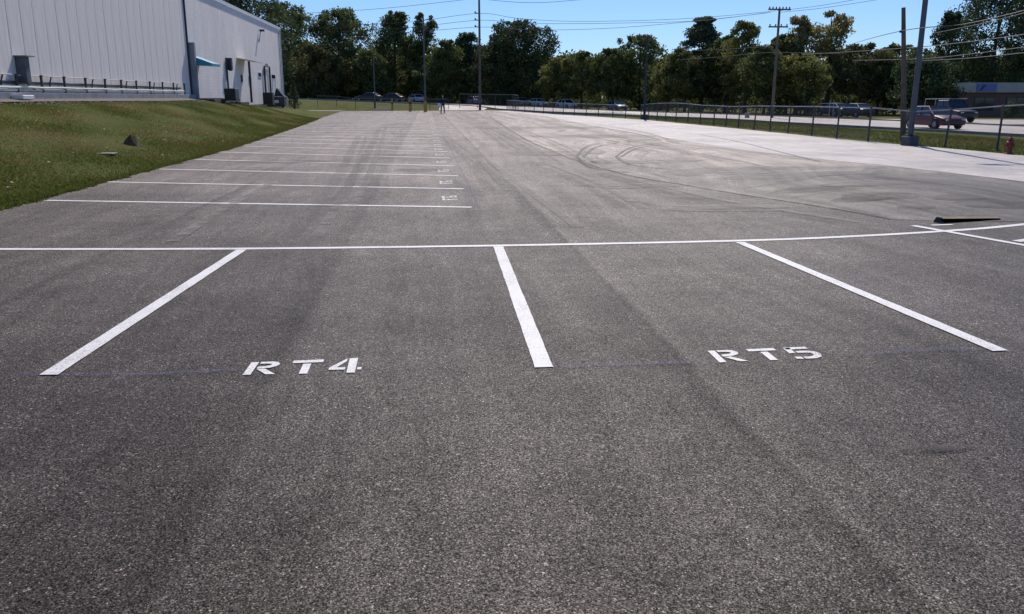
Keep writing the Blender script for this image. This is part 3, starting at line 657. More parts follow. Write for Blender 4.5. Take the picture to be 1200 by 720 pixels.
# rock on the bank and pale slab
g = gnd(153, 171); rk = MB()
rk.add([(-.27, -.1, -.05), (.26, -.14, -.05), (.3, .2, -.05), (-.22, .24, -.05), (-.12, -.04, .24), (.04, -.02, .37), (.17, .05, .30), (.23, -.02, .14), (0, .16, .3), (.1, -.1, .2)],
       [(3, 2, 1, 0), (0, 1, 9), (0, 9, 5, 4), (9, 7, 6, 5), (1, 7, 9), (1, 2, 7), (2, 6, 7), (2, 8, 6), (2, 3, 8), (3, 0, 4), (3, 4, 8), (4, 5, 8), (5, 6, 8)])
rk.v = [(x*.85, y*.85, z*.85) for x, y, z in rk.v]; o = rk.build('rock', M('dark_rock', (.12, .075, .045), .9, .5, 6, bmp=.03), loc=g); tag(o, 'dark brown angular rock sitting alone on the grass bank', 'rock')
g = gnd(121, 181); b = MB(); b.box((-.3, -.2, 0), (.3, .2, .035)); o = b.build('ground_cover_slab', M('slab_pale', (.24, .23, .19), .9, .3, 6), loc=g, bevel=.01); tag(o, 'flat pale utility cover set in the grass below the rock', 'utility cover')

# ------------------------------------------------------------------ trees
TREEN = 0
def tube_np(b, p0, p1, r0, r1, n=6):
    mid = (Vector(p0)+Vector(p1))/2+Vector((random.uniform(-.2, .2), random.uniform(-.2, .2), 0))
    b.tube([p0, mid, p1], [r0, (r0+r1)/2, r1], n, cap=False)
def leaves(cl, per, size, spread, flat=1.0):
    n = len(cl)*per
    c = np.repeat(np.array([k[:3] for k in cl]), per, 0); rr = np.repeat(np.array([k[3] for k in cl]), per)
    d = rng.normal(0, 1, (n, 3)); d /= np.linalg.norm(d, axis=1)[:, None]; rad = rng.random(n)**.5
    p = c+d*(rad*rr)[:, None]*np.array([1, 1, .8*flat])
    u = rng.normal(0, 1, (n, 3)); u /= np.linalg.norm(u, axis=1)[:, None]
    w_ = np.cross(u, rng.normal(0, 1, (n, 3))); w_ /= np.linalg.norm(w_, axis=1)[:, None]
    s = rng.uniform(size*.6, size*1.3, n)[:, None]
    V = np.stack([p-u*s*.5, p+w_*s*.32, p+u*s*.55, p-w_*s*.32], 1).reshape(-1, 3)
    return V
def tree(px, top, half, D, mat, label, group='trees along the far road', low=100, shape='round', per=60, ncl=None, gap=.0, lean=0, name='tree', size=.34, cat='tree', x=None):
    base = atY(px, 110, D); x = base.x; z0 = h1(x, D); ztop = atY(px, top, D).z; zlow = atY(px, low, D).z
    W = half/F_PX*D*(1.16 if mat != 'autumn' else 1.04); Ht = ztop-z0; zl = max(zlow-z0, .4)
    o = thing(name, label, cat, (x, D, z0), 0, group)
    cl = []
    ch = Ht-zl; vol = W*W*ch
    n = ncl or int(min(300, max(90, vol*.42)))
    if shape == 'pine': n = 280
    if mat == 'autumn': n = int(n*.9)
    f1, f2, f3 = [random.uniform(0, 6.28) for _ in range(3)]
    def env(t, a):
        if shape == 'pine': e_ = (1-t)**.8*.95+.12+.08*math.sin(t*40)
        elif shape == 'tall': e_ = (.82+.18*math.sin(9*t+f2))*min(1, (1-t)*2.4+.22)
        else: e_ = max(0, math.sin(math.pi*(.16+.80*t)))**.5
        return e_*(1+.17*math.sin(3*a+f1+6*t)+.15*math.sin(8*t+f2+a)+.08*math.sin(15*t+f3+2*a))
    tries = 0
    cr = .5+.15*W
    while len(cl) < n and tries < 9000:
        tries += 1
        t = random.random()**(1.25 if shape == 'pine' else 1); a = random.uniform(0, 6.28); rr = W*env(t, a)*math.sqrt(random.uniform(.02, 1))
        q = (rr*math.cos(a)+lean*t, rr*math.sin(a)*.9, zl+(ch-.5)*t)
        if gap and math.sin(q[0]*1.1+px)*math.sin(q[2]*1.0+px*.3) > 1-gap*2.2: continue
        cl.append((*q, cr*random.uniform(.6, 1.15)*(.75 if t > .85 else 1)))
    lobes = sorted(cl, key=lambda q: random.random())[:9]
    for k in range(5): cl.append((lean*.6+random.uniform(-.3, .3)*W, random.uniform(-.3, .3), Ht-random.uniform(.3, 1.2), .5))
    V = leaves(cl, per, size, 1, .45 if shape == 'pine' else 1.0)
    link('crown', np_mesh('crown', V, np.arange(len(V)).reshape(-1, 4), LF[mat]), o)
    b = MB(); r0 = max(.14, Ht*.022)
    b.tube([(0, 0, -.2), (random.uniform(-.1, .1), 0, zl*.6), (lean*.3, 0, zl+ch*.4), (lean*.6, 0, zl+ch*.85)], [r0*1.25, r0, r0*.6, r0*.15], 8)
    for L in lobes[:8]:
        zs = max(zl*.5, L[2]-L[3]-.8); tube_np(b, (lean*.2, 0, min(zs, zl+ch*.5)), (L[0], L[1], L[2]), r0*.4, r0*.1, 5)
    for q in cl[::6]: 
        L = min(lobes, key=lambda l: (l[0]-q[0])**2+(l[1]-q[1])**2+(l[2]-q[2])**2); b.tube([L[:3], q[:3]], [r0*.12, .02], 4, cap=False)
    b.build('trunk', m_bark, o, True)
    return o
T = [ # px, top, half, D, mat, label, low, shape, gap
 (292, -28, 48, 100, 'dark', 'tall dark tree rising behind the warehouse roof', 100, 'round', .1),
 (336, 2, 36, 108, 'mid', 'dark green tree right of the warehouse corner', 100, 'round', .1),
 (398, 10, 36, 112, 'mid', 'broad green tree with a rounded top right of the warehouse', 100, 'round', .1),
 (372, 50, 32, 103, 'brown', 'lower olive brown tree in front of the broad tree by the warehouse', 112, 'round', .1),
 (463, 13, 31, 110, 'mid', 'narrow tall tree with ragged top left of the thin lamp pole', 98, 'tall', .25),
 (497, 15, 22, 112, 'mid', 'slim ragged tree behind the thin lamp pole', 100, 'tall', .25),
 (524, 46, 18, 106, 'mid', 'small open tree between the lamp pole and the tall utility pole', 104, 'round', .3),
 (547, 38, 27, 112, 'dark', 'dark rounded tree behind the tallest utility pole', 104, 'round', .05),
 (606, 23, 40, 108, 'dark', 'dense nearly black tree with square top right of the tallest pole', 112, 'round', 0),
 (590, 40, 20, 106, 'dark', 'dark shoulder tree leaning on the dense black tree', 112, 'round', 0),
 (650, 66, 22, 112, 'yellow', 'low yellow green tree right of the dense black tree', 112, 'round', .05),
 (682, 60, 28, 116, 'mid', 'low rounded tree with brownish top at the middle of the treeline', 112, 'round', .05),
 (717, 56, 20, 114, 'mid', 'bushy green tree left of the broad middle tree', 112, 'round', .05),
 (750, 40, 33, 112, 'mid', 'broad tree with domed crown at the middle of the treeline', 112, 'round', .05),
 (783, 68, 18, 104, 'yellow', 'light green tree right of the domed middle tree', 116, 'round', .1),
 (822, 17, 33, 98, 'pine', 'tall dark conifer with layered branches and bent tip', 108, 'pine', .15),
 (874, 24, 30, 98, 'yellow', 'yellow green tree left of the cross-armed pole', 106, 'tall', .15),
 (905, 40, 18, 100, 'mid', 'narrow green tree behind the cross-armed pole', 106, 'tall', .1),
 (934, 17, 20, 94, 'autumn', 'ragged autumn tree just right of the cross-armed pole', 90, 'tall', .35),
 (970, 12, 27, 92, 'autumn', 'tallest autumn tree with orange brown leaves', 70, 'round', .35),
 (945, 60, 32, 90, 'yellow', 'low yellow green tree under the autumn trees', 110, 'round', .1),
 (1008, 50, 32, 92, 'brown', 'brown tinged tree right of the autumn tree', 112, 'round', .1),
 (1050, 50, 30, 104, 'mid', 'low dark tree behind the wooden pole without wires on top', 112, 'round', .1),
 (1082, 66, 40, 86, 'dark', 'dark spreading tree behind the leaning steel lamp pole', 116, 'round', 0),
 (1106, 13, 26, 92, 'dark', 'dark upright tree left of the biggest tree at the right', 100, 'tall', .05),
 (1158, -22, 56, 104, 'dark', 'biggest dark tree behind the low brick shop', 100, 'round', .05),
 (803, 56, 24, 92, 'mid', 'green tree filling the gap left of the tall conifer', 110, 'round', .05),
 (850, 40, 24, 98, 'mid', 'green tree between the conifer and the yellow green tree', 112, 'round', .05),
 (896, 52, 26, 98, 'mid', 'low dense green tree directly behind the cross-armed pole', 112, 'round', .05),
 (922, 38, 22, 98, 'yellow', 'yellow tinged tree tucked under the ragged autumn tree', 112, 'round', .1),
 (1030, 58, 26, 98, 'mid', 'green tree between the brown tinged tree and the wooden pole', 112, 'round', .05),
 (515, 62, 22, 106, 'mid', 'low green tree behind the walking person', 112, 'round', .05),
 (440, 58, 24, 106, 'mid', 'low green tree left of the ragged tall tree', 112, 'round', .05),
 (1225, -5, 50, 106, 'dark', 'dark tree at the right edge behind the brick shop', 100, 'round', .05)]
TD = [(292, 112), (336, 168), (560, 164), (606, 156), (700, 150), (750, 142), (783, 128), (822, 122), (874, 112), (970, 108), (1050, 112), (1082, 100), (1106, 116), (1158, 122), (1300, 122)]
T = [(a[0], a[1], a[2], float(np.interp(a[0], *zip(*TD)))+(-5 if a[1] > 45 else 3), *a[4:]) for a in T]
for (px, top, half, D, mt, lab, low, shp, gap) in T:
    big = half > 30
    tree(px, top, half, D, mt, lab, low=(max(low, 113) if mt != 'autumn' else low), shape=shp, gap=gap, per=95 if gap < .2 else 80, ncl=None, lean=random.uniform(-.8, .8), size=.20+D*.0011)
# shrub by warehouse
cl = [(random.uniform(-.6, .6)*(1-k/30), random.uniform(-.6, .6)*(1-k/30), .25+k*.09, .45*(1-k/40)) for k in range(30)]
V = leaves(cl, 70, .14, 1); link('crown', np_mesh('crown', V, np.arange(len(V)).reshape(-1, 4), LF['pine']), sb)
b = MB(); b.tube([(0, 0, -.1), (0, 0, 2.2)], [.06, .02], 6); b.build('trunk', m_bark, sb)
# background wood and understorey
def wood(name, label, pts, mat, per, size, rad):
    cl = []
    for (x, y, z0, z1, k) in pts:
        for _ in range(k): cl.append((x+random.uniform(-2.5, 2.5), y+random.uniform(-2, 2), random.uniform(z0, z1), random.uniform(rad*.6, rad*1.2)))
    V = leaves(cl, per, size, 1); o = link(name, np_mesh(name, V, np.arange(len(V)).reshape(-1, 4), LF[mat])); tag(o, label, 'wood', kind='stuff')
pts = []
for px in range(270, 1320, 18):
    D = 184; x = atY(px, 100, D).x
    yt = (61 if px < 570 else 68)+5*math.sin(px*.05)+random.uniform(-6, 8)
    pts.append((x, D, h1(x, D)+.3, atY(px, max(yt, 56), D).z, 38))
wood('wood', 'dark mass of woodland filling in behind the roadside trees', pts, 'mid', 75, .8, 2.2)
pts = []
for px in range(560, 1110, 14):
    D = np.interp(px, [560, 700, 900, 1110], [162, 156, 116, 104]); x = atY(px, 112, D).x; pts.append((x, D, h1(x, D)+.1, h1(x, D)+random.uniform(1.8, 4.0), 10))
for px in range(330, 560, 14):
    D = 172; x = atY(px, 112, D).x; pts.append((x, D, h1(x, D)+.1, h1(x, D)+random.uniform(2.5, 5), 12))
wood('undergrowth', 'dark undergrowth of bushes below the trees along the road', pts, 'mid', 60, .36, 1.2)

# ------------------------------------------------------------------ poles and wires
def pole(name, label, px, pyb, pyt, D, r, mat, group=None, base=None, head=None, cat='utility pole', ztop=None, lean=0):
    x = atY(px, pyb, D).x; z0 = h1(x, D); zt = ztop if ztop else atY(px+(600-px)*0, pyt, D).z
    o = thing(name, label, cat, (x, D, z0), 0, group)
    b = MB(); b.tube([(0, 0, 0), (.02+lean*.5, 0, (zt-z0)*.5), (lean, 0, zt-z0)], [r, r*.85, r*.66], 10); b.build('shaft', mat, o, True)
    o['zt'] = zt-z0; return o
p1 = pole('utility_pole', 'tallest dark utility pole in front of the treeline, running out of the frame', 562.5, 127, 0, 112, .17, m_polewood, 'utility poles', ztop=17.5)
for py in (16, 24, 32):
    z = atY(561, py, 112).z-p1.location.z; b = MB(); b.tube([(-.1, 0, z), (-.45, 0, z+.05)], .06, 6); b.lathe([(.05, 0), (.13, .05), (.06, .12), (.12, .17), (.05, .25)], (-.5, 0, z), 8); b.build('insulator', m_dark_metal, p1)
p2 = pole('lamp_pole', 'thin grey lamp pole with a short arm left of the walking person', 498.5, 128, 20, 101, .13, m_steel, 'lamp poles', cat='lamp pole')
zt = p2['zt']; b = MB(); b.tube([(0, 0, zt-.4), (.5, 0, zt-.25), (.9, 0, zt-.3)], .05, 6); b.box((.6, -.12, zt-.42), (1.1, .12, zt-.3)); b.build('lamp_head', m_galv, p2)
b = MB(); b.tube([(0, 0, zt-1.5), (.45, 0, zt-1.1), (.6, 0, zt-1.2)], .05, 6); b.build('bracket', m_galv, p2)
b = MB(); b.tube([(0, 0, .0), (0, 0, 1.25)], .2, 10); b.build('yellow_sleeve', m_yellow, p2)
p3 = pole('lamp_pole', 'faint dark pole half hidden before the narrow trees left of the yellow bollards', 439.5, 122, 66, 116, .1, m_steel, 'lamp poles', cat='lamp pole')
p4 = pole('utility_pole', 'utility pole with two crossarms full of insulators in front of autumn trees', 904.5, 137, 10, 86, .16, m_polewood, 'utility poles')
zt = p4['zt']
for dz, L, n in ((-.1, 1.15, 7), (-1.75, 1.0, 4)):
    b = MB(); b.box((-L, -.06, zt+dz-.07), (L, .06, zt+dz+.07)); ca_ = b.build('crossarm', m_polewood, p4)
    for k in range(n):
        xx_ = -L+.12+k*(2*L-.24)/(n-1); b = MB(); b.lathe([(.03, 0), (.08, .03), (.05, .09), (.08, .14), (.03, .2)], (xx_, 0, zt+dz+.071), 8); b.build('insulator', m_dark_metal, ca_)
p5 = pole('utility_pole', 'wooden pole with bare top left of the steel lamp pole', 1058.5, 165, 9, 31.5, .11, m_polewood, 'utility poles', lean=-.56)
zt = p5['zt']; b = MB(); b.tube([(-.6, 0, zt-.85), (-.4, 0, zt-.85)], .05, 6); b.build('bolt', m_dark_metal, p5)
g = gnd(1065.5, 171); p6 = thing('lamp_pole', 'thick steel lamp pole on a square dark concrete base by the fence', 'lamp pole', (g.x, g.y, h1(g.x, g.y)), R(8), 'lamp poles')
b = MB(); b.tube([(0, 0, .3), (0, 0, 9.5)], [.1, .08], 12); b.build('shaft', m_steel, p6, True)
b = MB(); b.box((-.22, -.22, -.05), (.22, .22, .34)); b.build('concrete_base', m_concblock, p6, bevel=.03)
b = MB(); b.box((-.17, -.17, .362), (.17, .17, .39)); b.build('base_plate', m_dark_metal, p6)
b = MB(); b.tube([(0, 0, 9.4), (-.8, 0, 9.6)], .05, 6); b.box((-1.4, -.2, 9.52), (-.7, .2, 9.68)); b.build('lamp_head', m_dark_metal, p6)
g = gnd(755, 140); p7 = thing('lamp_pole', 'dark lamp pole with a black base at the far bend of the fence', 'lamp pole', (g.x, g.y, h1(g.x, g.y)), 0, 'lamp poles')
zt = atY(757, 45, g.y).z; b = MB(); b.tube([(0, 0, .3), (0, 0, zt)], [.1, .07], 8); b.build('shaft', m_dark_metal, p7, True)
b = MB(); b.tube([(0, 0, -.05), (0, 0, .36)], .28, 12); b.build('concrete_base', m_concblock, p7)
b = MB(); b.box((-.5, -.12, zt), (.3, .12, zt+.12)); b.build('lamp_head', m_dark_metal, p7)
# wires
def wire(pts, Ds, label, r=.022, attach=None):
    b = MB(); P3 = []
    for i, (px, py) in enumerate(pts): P3.append(atY(px, py, Ds if isinstance(Ds, (int, float)) else Ds[i]))
    out = []
    for i in range(len(P3)-1):
        p0 = P3[max(i-1, 0)]; p1_ = P3[i]; p2_ = P3[i+1]; p3_ = P3[min(i+2, len(P3)-1)]
        for j in range(6):
            t = j/6; out.append(.5*((2*p1_)+(p2_-p0)*t+(2*p0-5*p1_+4*p2_-p3_)*t*t+(3*p1_-p0-3*p2_+p3_)*t**3))
    out.append(P3[-1]); org = out[0].copy()
    b.tube([q-org for q in out], r, 4); o = b.build('overhead_wire', m_wire, None, loc=org); tag(o, label, 'wire', 'overhead wires')
wire([(352, 16), (450, 10), (552, -1)], 112, 'topmost overhead wire at the left, leaving the frame near the tallest pole')
wire([(400, 30), (480, 26), (560, 16), (605, 21.5), (660, 25), (740, 24.5), (820, 21), (909, 13)], [112, 112, 112, 110, 106, 101, 95, 86], 'overhead wire from the top insulator of the tallest pole to the crossarm')
wire([(400, 37), (480, 32.5), (560, 24), (605, 27), (660, 28), (740, 27), (820, 24.5), (903, 14.5)], [112, 112, 112, 110, 106, 101, 95, 86], 'overhead wire from the middle insulator of the tallest pole')
wire([(400, 41), (480, 38), (560, 32), (600, 34.5), (640, 35.5), (720, 33), (815, 25), (898, 15.5)], [112, 112, 112, 110, 106, 101, 95, 86], 'overhead wire from the lowest insulator of the tallest pole')
wire([(556, -2), (600, 2.5), (640, 3), (700, -2)], 100, 'short sagging wire at the top edge right of the tallest pole')
wire([(911, 13), (960, 7), (1012, -2)], 86, 'wire rising from the crossarm to the top edge, upper of two', .018)
wire([(915, 14.5), (965, 9.5), (1040, -2)], 86, 'wire rising from the crossarm to the top edge, lower of two', .018)
wire([(1000, 51), (1056, 36.5), (1130, 28.5), (1210, 10)], [60, 31.5, 28, 25], 'wire touching the wooden pole just below its bare top', .014)
wire([(1095, 39), (1150, 28), (1210, 13)], [40, 30, 26], 'wire rising toward the right edge below the top wire', .013)
wire([(940, 64), (1010, 60), (1080, 55), (1150, 47.5), (1210, 39)], [70, 60, 50, 44, 38], 'brightest wire crossing behind the two right poles', .022)
wire([(1000, 71), (1080, 69), (1150, 62), (1210, 54)], [70, 60, 50, 44], 'wire below the brightest wire at the right', .02)
wire([(1080, 71.5), (1140, 68), (1210, 61)], [60, 50, 44], 'lowest wire in front of the biggest tree', .02)
wire([(798, 70), (850, 66.5), (900, 62), (985, 63)], [95, 90, 86, 80], 'low wire passing the middle of the crossarm pole', .02)
wire([(800, 60), (850, 58), (905, 54)], [95, 90, 86], 'short wire between the conifer and the crossarm pole', .02)
wire([(525, 85), (545, 81), (561, 80)], [112]*3, 'faint short wire joining the tallest pole low down', .02)

# ------------------------------------------------------------------ fences
def fence(name, label, pts, hts, lean, rail_pts, mesh_h=1.32):
    p0 = pts[0]; o = thing(name, label, 'fence', (p0[0], p0[1], h1(*p0)), 0, None); org = Vector((p0[0], p0[1], h1(*p0)))
    for (x, y), hh, ln in zip(pts, hts, lean):
        z = h1(x, y); b = MB(); b.tube([(0, 0, -.1), (ln, ln*.3, hh)], .035, 7); b.lathe([(.045, 0), (.045, .04), (.02, .07)], (ln, ln*.3, hh-.01), 7)
        b.build('post', m_galvd, o, loc=Vector((x, y, z))-org)
    b = MB(); b.tube([Vector(q)-org for q in rail_pts], .026, 6); b.build('top_rail', m_galvl, o, True)
    # woven wire
    V = []; 
    path = []
    for a, c in zip(rail_pts, rail_pts[1:]):
        a = Vector(a); c = Vector(c); n = max(1, int((c-a).length/.085))
        for i in range(n): path.append(a.lerp(c, i/n))
    s = int(1.0/.085); r_ = .0022
    vs = []; fs = []
    for i in range(len(path)):
        for dirn in (1, -1):
            j = i+dirn*12
            if j < 0 or j >= len(path): continue
            A = path[i]-Vector((0, 0, .03)); Bx = path[j]; Bq = Vector((Bx.x, Bx.y, h1(Bx.x, Bx.y)+.05))
            d = (Bq-A).normalized(); u = Vector((0, 0, 1)).cross(d); u = u.normalized()*r_ if u.length > 0 else Vector((r_, 0, 0)); q = d.cross(u).normalized()*r_
            k = len(vs); vs += [A+u-org, A-u*.5+q-org, A-u*.5-q-org, Bq+u-org, Bq-u*.5+q-org, Bq-u*.5-q-org]
            fs += [(k, k+1, k+4, k+3), (k+1, k+2, k+5, k+4), (k+2, k, k+3, k+5)]
    me = bpy.data.meshes.new('wire_mesh'); me.from_pydata([tuple(v) for v in vs], [], fs); me.materials.append(m_galvd)
    w_ = link('wire_mesh', me, o); w_['kind'] = 'stuff'
    return o
m_galvd = M('fence_post_metal', (.07, .075, .075), .6, .25, 3, metal=.2)
m_galvl = M('fence_rail_metal', (.30, .31, .30), .45, .2, 3, metal=.5)
fb = [(1250, 186), (1168, 177.5), (1107, 173), (1063, 169.5), (1017, 167), (980, 163.5), (951, 160), (923, 157), (902, 155), (883, 153), (865, 151), (850, 149.5), (836, 148), (820, 146.5), (806, 145), (792, 143.5), (780, 142.5), (770, 141.5), (760, 140.6), (751, 139.6)]
tops = [120, 124.5, 129, 131, 126.5, 126, 125, 125, 124.5, 124.5, 125, 125, 124, 123.5, 122, 121, 121, 121.5, 122, 123.5]
pts = []; hts = []; lean = []; rail = []
for (px, py), tp in zip(fb, tops):
    g = gnd(px, py-.4); ln = random.uniform(.0, .12) if px > 800 else 0
    T_ = atY(px, tp, g.y); hh = T_.z-h1(g.x, g.y); pts.append((g.x, g.y)); hts.append(hh); lean.append(ln); rail.append((g.x+ln, g.y+ln*.3, T_.z))
tall = 0
fence('wire_fence', 'sagging chain link fence with tilted posts between the pale strip and the grass verge', pts, hts, lean, rail)
fb = [(733, 139), (718, 138), (701, 137), (687, 136.3), (673, 135.5), (660, 134.8), (648, 134), (637, 133.3), (626, 132.6), (615, 131.8), (604, 131), (594, 130)]
pts = []; hts = []; lean = []; rail = []
for px, py in fb:
    g = gnd(px, py); T_ = atY(px, np.interp(px, [594, 660, 733], [117.5, 121, 123.5]), g.y); pts.append((g.x, g.y)); hts.append(T_.z-h1(g.x, g.y)); lean.append(0); rail.append((g.x, g.y, T_.z))
fence('wire_fence', 'straight chain link fence along the far right side of the lot', pts, hts, lean, rail)
pts = [(4.4+2.4*k, 117+.1*k) for k in range(4)]+[(12, 114)]
fence('wire_fence', 'chain link fence beyond the far end of the lot right of the person', pts, [1.9]*5, [0]*5, [(x, y, h1(x, y)+1.9) for x, y in pts])
pts = [(-14+2.4*k, 114) for k in range(8)]
fence('wire_fence', 'chain link fence behind the yellow bollards', pts, [1.35]*8, [0]*8, [(x, y, h1(x, y)+1.35) for x, y in pts])
# bollards
def bollard(px, D, hh, r, lab, mat):
    x = atY(px, 125, D).x; b = MB(); b.lathe([(r, 0), (r, hh*.86), (r*.9, hh*.94), (r*.5, hh)], (0, 0, 0), 12); o = thing('bollard', lab, 'bollard', (x, D, h1(x, D)), 0, 'bollards at the far gate')
    b.build('pipe', mat, o, True); b = MB(); b.lathe([(r*1.02, hh*.55), (r*1.02, hh*.68)], (0, 0, 0), 12); b.build('band', m_dark_metal, o); return o
bollard(480.5, 104, 1.65, .16, 'yellow bollard left of the lamp pole with a yellow foot', m_yellow)
bollard(459.5, 110, 1.5, .1, 'thin dull yellow bollard, leftmost at the far gate', m_yellow)
b = MB(); b.box((-1.0, -.08, 0), (1.0, .08, .14)); x = atY(446.5, 126, 112).x; o = b.build('wheel_stop', m_trim, loc=(x, 112.4, h1(x, 112.4)+.05), bevel=.02); tag(o, 'white wheel stop lying on the grass left of the bollards', 'wheel stop')
# hydrant
g = gnd(1182, 181); m_red0 = 0; hy = thing('fire_hydrant', 'dark red fire hydrant on the verge at the right edge', 'fire hydrant', (g.x, g.y, h1(g.x, g.y)))
hy.scale = (.8, .8, .74)
m_red = M('hydrant_red', (.22, .035, .02), .5, .3, 5)
b = MB(); b.lathe([(.15, 0), (.15, .05), (.1, .06), (.1, .42), (.135, .44), (.135, .5), (.11, .52), (.10, .58), (.06, .66), (.03, .68), (.03, .73)], (0, 0, 0), 14); b.build('barrel', m_red, hy, True)
for rz_, rr, L in ((0, .05, .17), (math.pi, .05, .17), (-math.pi/2, .07, .18)):
    b = MB(); d = Vector((math.cos(rz_), math.sin(rz_), 0)); b.tube([d*.08+Vector((0, 0, .36)), d*L+Vector((0, 0, .36))], rr, 10); b.tube([d*L+Vector((0, 0, .36)), d*(L+.03)+Vector((0, 0, .36))], rr*.5, 6); b.build('outlet_cap', m_red, hy)

# ------------------------------------------------------------------ cars
def ring(x, zb, zt, hw, tum=.08):
    return [(x, -hw*.92, zb), (x, -hw, zb+.12), (x, -hw, zb+(zt-zb)*.6), (x, -hw*.95, zt-.05), (x, -hw*.8, zt), (x, hw*.8, zt), (x, hw*.95, zt-.05), (x, hw, zb+(zt-zb)*.6), (x, hw, zb+.12), (x, hw*.92, zb)]
def paint(name, c):
    m, t, p = nt(name); p.inputs['Base Color'].default_value = (*c, 1); p.inputs['Roughness'].default_value = .45
    v = co(t); t.links.new(ramp(t, noise(t, v, 2, 3), [(.3, tuple(q*.85 for q in c)), (.7, tuple(min(1, q*1.1) for q in c))]), p.inputs['Base Color'])
    p.inputs['Coat Weight'].default_value = .12; return m
PR = {'sedan': dict(body=[(-2.3, .4, .72, .70), (-2.22, .3, .9, .8), (-1.7, .24, .99, .88), (-.9, .22, .96, .89), (.9, .22, .93, .89), (1.4, .22, .87, .88), (2.0, .25, .76, .84), (2.25, .3, .66, .76), (2.33, .36, .56, .66)],
                    cab=[(-1.85, .97), (-1.1, 1.42), (.25, 1.44), (1.12, .93)], wx=(-1.38, 1.42), wr=.32),
      'pickup': dict(body=[(-2.75, .5, .95, .85), (-2.7, .42, 1.08, .92), (-1.6, .4, 1.1, .95), (-.5, .38, 1.1, .95), (1.0, .38, 1.1, .95), (1.5, .4, 1.08, .94), (2.4, .42, 1.0, .92), (2.6, .45, .9, .86), (2.66, .5, .8, .8)],
                     cab=[(-.95, 1.1), (-.75, 1.82), (.7, 1.84), (1.4, 1.1)], wx=(-1.75, 1.7), wr=.4)}
def make_car(name, label, cat, x, y, rz, mt, style='sedan', group=None, z=None, rack=False):
    P_ = PR[style]; o = thing(name, label, cat, (x, y, (h1(x, y)+.06) if z is None else z), rz, group)
    b = MB(); b.loft([ring(*s) for s in P_['body']]); b.build('body', mt, o, True)
    (xa, za_), (xb, zb_), (xc, zc_), (xd, zd_) = P_['cab']; hw0, hw1 = P_['body'][3][3]*.93, P_['body'][3][3]*.74
    b = MB(); vs = []
    for (xx_, zz, hw) in ((xa, za_-.02, hw0), (xb, zb_, hw1), (xc, zc_, hw1), (xd, zd_-.02, hw0)): vs += [(xx_, -hw, zz), (xx_, hw, zz)]
    b.add(vs, [(0, 2, 4, 6), (1, 7, 5, 3), (0, 1, 3, 2), (2, 3, 5, 4), (4, 5, 7, 6), (0, 6, 7, 1)]); b.build('windows', m_glassdark, o)
    b = MB(); b.add([(xb-.08, -hw1-.01, zb_-.02), (xb-.08, hw1+.01, zb_-.02), (xc+.06, hw1+.01, zc_-.02), (xc+.06, -hw1-.01, zc_-.02), (xb, -hw1*.9, zb_+.035), (xb, hw1*.9, zb_+.035), (xc, hw1*.9, zc_+.035), (xc, -hw1*.9, zc_+.035)],
                    [(0, 1, 2, 3), (7, 6, 5, 4), (0, 4, 5, 1), (1, 5, 6, 2), (2, 6, 7, 3), (3, 7, 4, 0)]); b.build('roof', mt, o)
    for s in (-1, 1):
        for pa, pb_, rr_ in (((xa, s*hw0*1.01, za_-.02), (xb, s*hw1*1.01, zb_), .05), ((xd, s*hw0*1.01, zd_-.02), (xc, s*hw1*1.01, zc_), .035), (((xa+xd)/2+.1, s*hw0, za_-.02), ((xb+xc)/2, s*hw1*1.01, zb_), .035)):
            b = MB(); b.tube([pa, pb_], rr_, 5); b.build('pillar', mt, o)
        b = MB(); bz = P_['body'][5]; b.box((xd-.25, s*(hw0+.06)-.06, bz[2]+.03), (xd-.1, s*(hw0+.06)+.06, bz[2]+.15)); b.build('mirror', mt, o)
        f_ = P_['body'][-2]; b = MB(); b.box((f_[0]-.12, s*f_[3]*.72-.14, f_[2]-.15), (f_[0]+.055, s*f_[3]*.72+.14, f_[2]-.02)); b.build('headlight', m_lamp, o, bevel=.02)
        r_ = P_['body'][1]; b = MB(); b.box((r_[0]-.06, s*r_[3]*.75-.12, r_[2]-.22), (r_[0]+.08, s*r_[3]*.75+.12, r_[2]-.06)); b.build('taillight', m_red, o, bevel=.02)
        for wx in P_['wx']:
            r0 = P_['wr']; hw = P_['body'][3][3]
            b = MB(); b.tube([(wx, s*(hw-.2), r0), (wx, s*(hw+.015), r0)], r0, 16); wh_ = b.build('wheel', m_rubber, o)
            b = MB(); b.tube([(wx, s*(hw+.0), r0), (wx, s*(hw+.025), r0)], r0*.6, 12); b.build('rim', m_galv, wh_)
            b = MB(); n = 12; b.tube([(wx+math.cos(math.pi*i/n)*(r0+.06), s*(hw-.01), r0+math.sin(math.pi*i/n)*(r0+.06)) for i in range(n+1)], .035, 4); b.build('wheel_arch', m_black, o)
    f_ = P_['body'][-1]; b = MB(); b.box((f_[0]-.02, -.4, f_[1]+.02), (f_[0]+.02, .4, f_[2]-.06)); b.build('grille', m_black, o)
    if style == 'pickup':
        b = MB(); b.box((-2.6, -.8, 1.08), (-1.05, .8, 1.112)); b.build('bed', m_black, o)
        b = MB()
        for s in (-.8, .8): b.tube([(-2.5, s, 1.1), (-2.5, s, 1.95)], .035, 5); b.tube([(-2.5, s, 1.95), (1.0, s, 1.99)], .035, 5); b.tube([(-1.0, s, 1.1), (-1.0, s, 1.96)], .035, 5)
        for xx_ in (-2.5, -1.0, .6): b.tube([(xx_, -.8, 1.97), (xx_, .8, 1.97)], .035, 5)
        b.build('ladder_rack', m_galvl, o)
    return o
m_lamp = M('lamp_glass', (.7, .7, .7), .1, .1, 3)
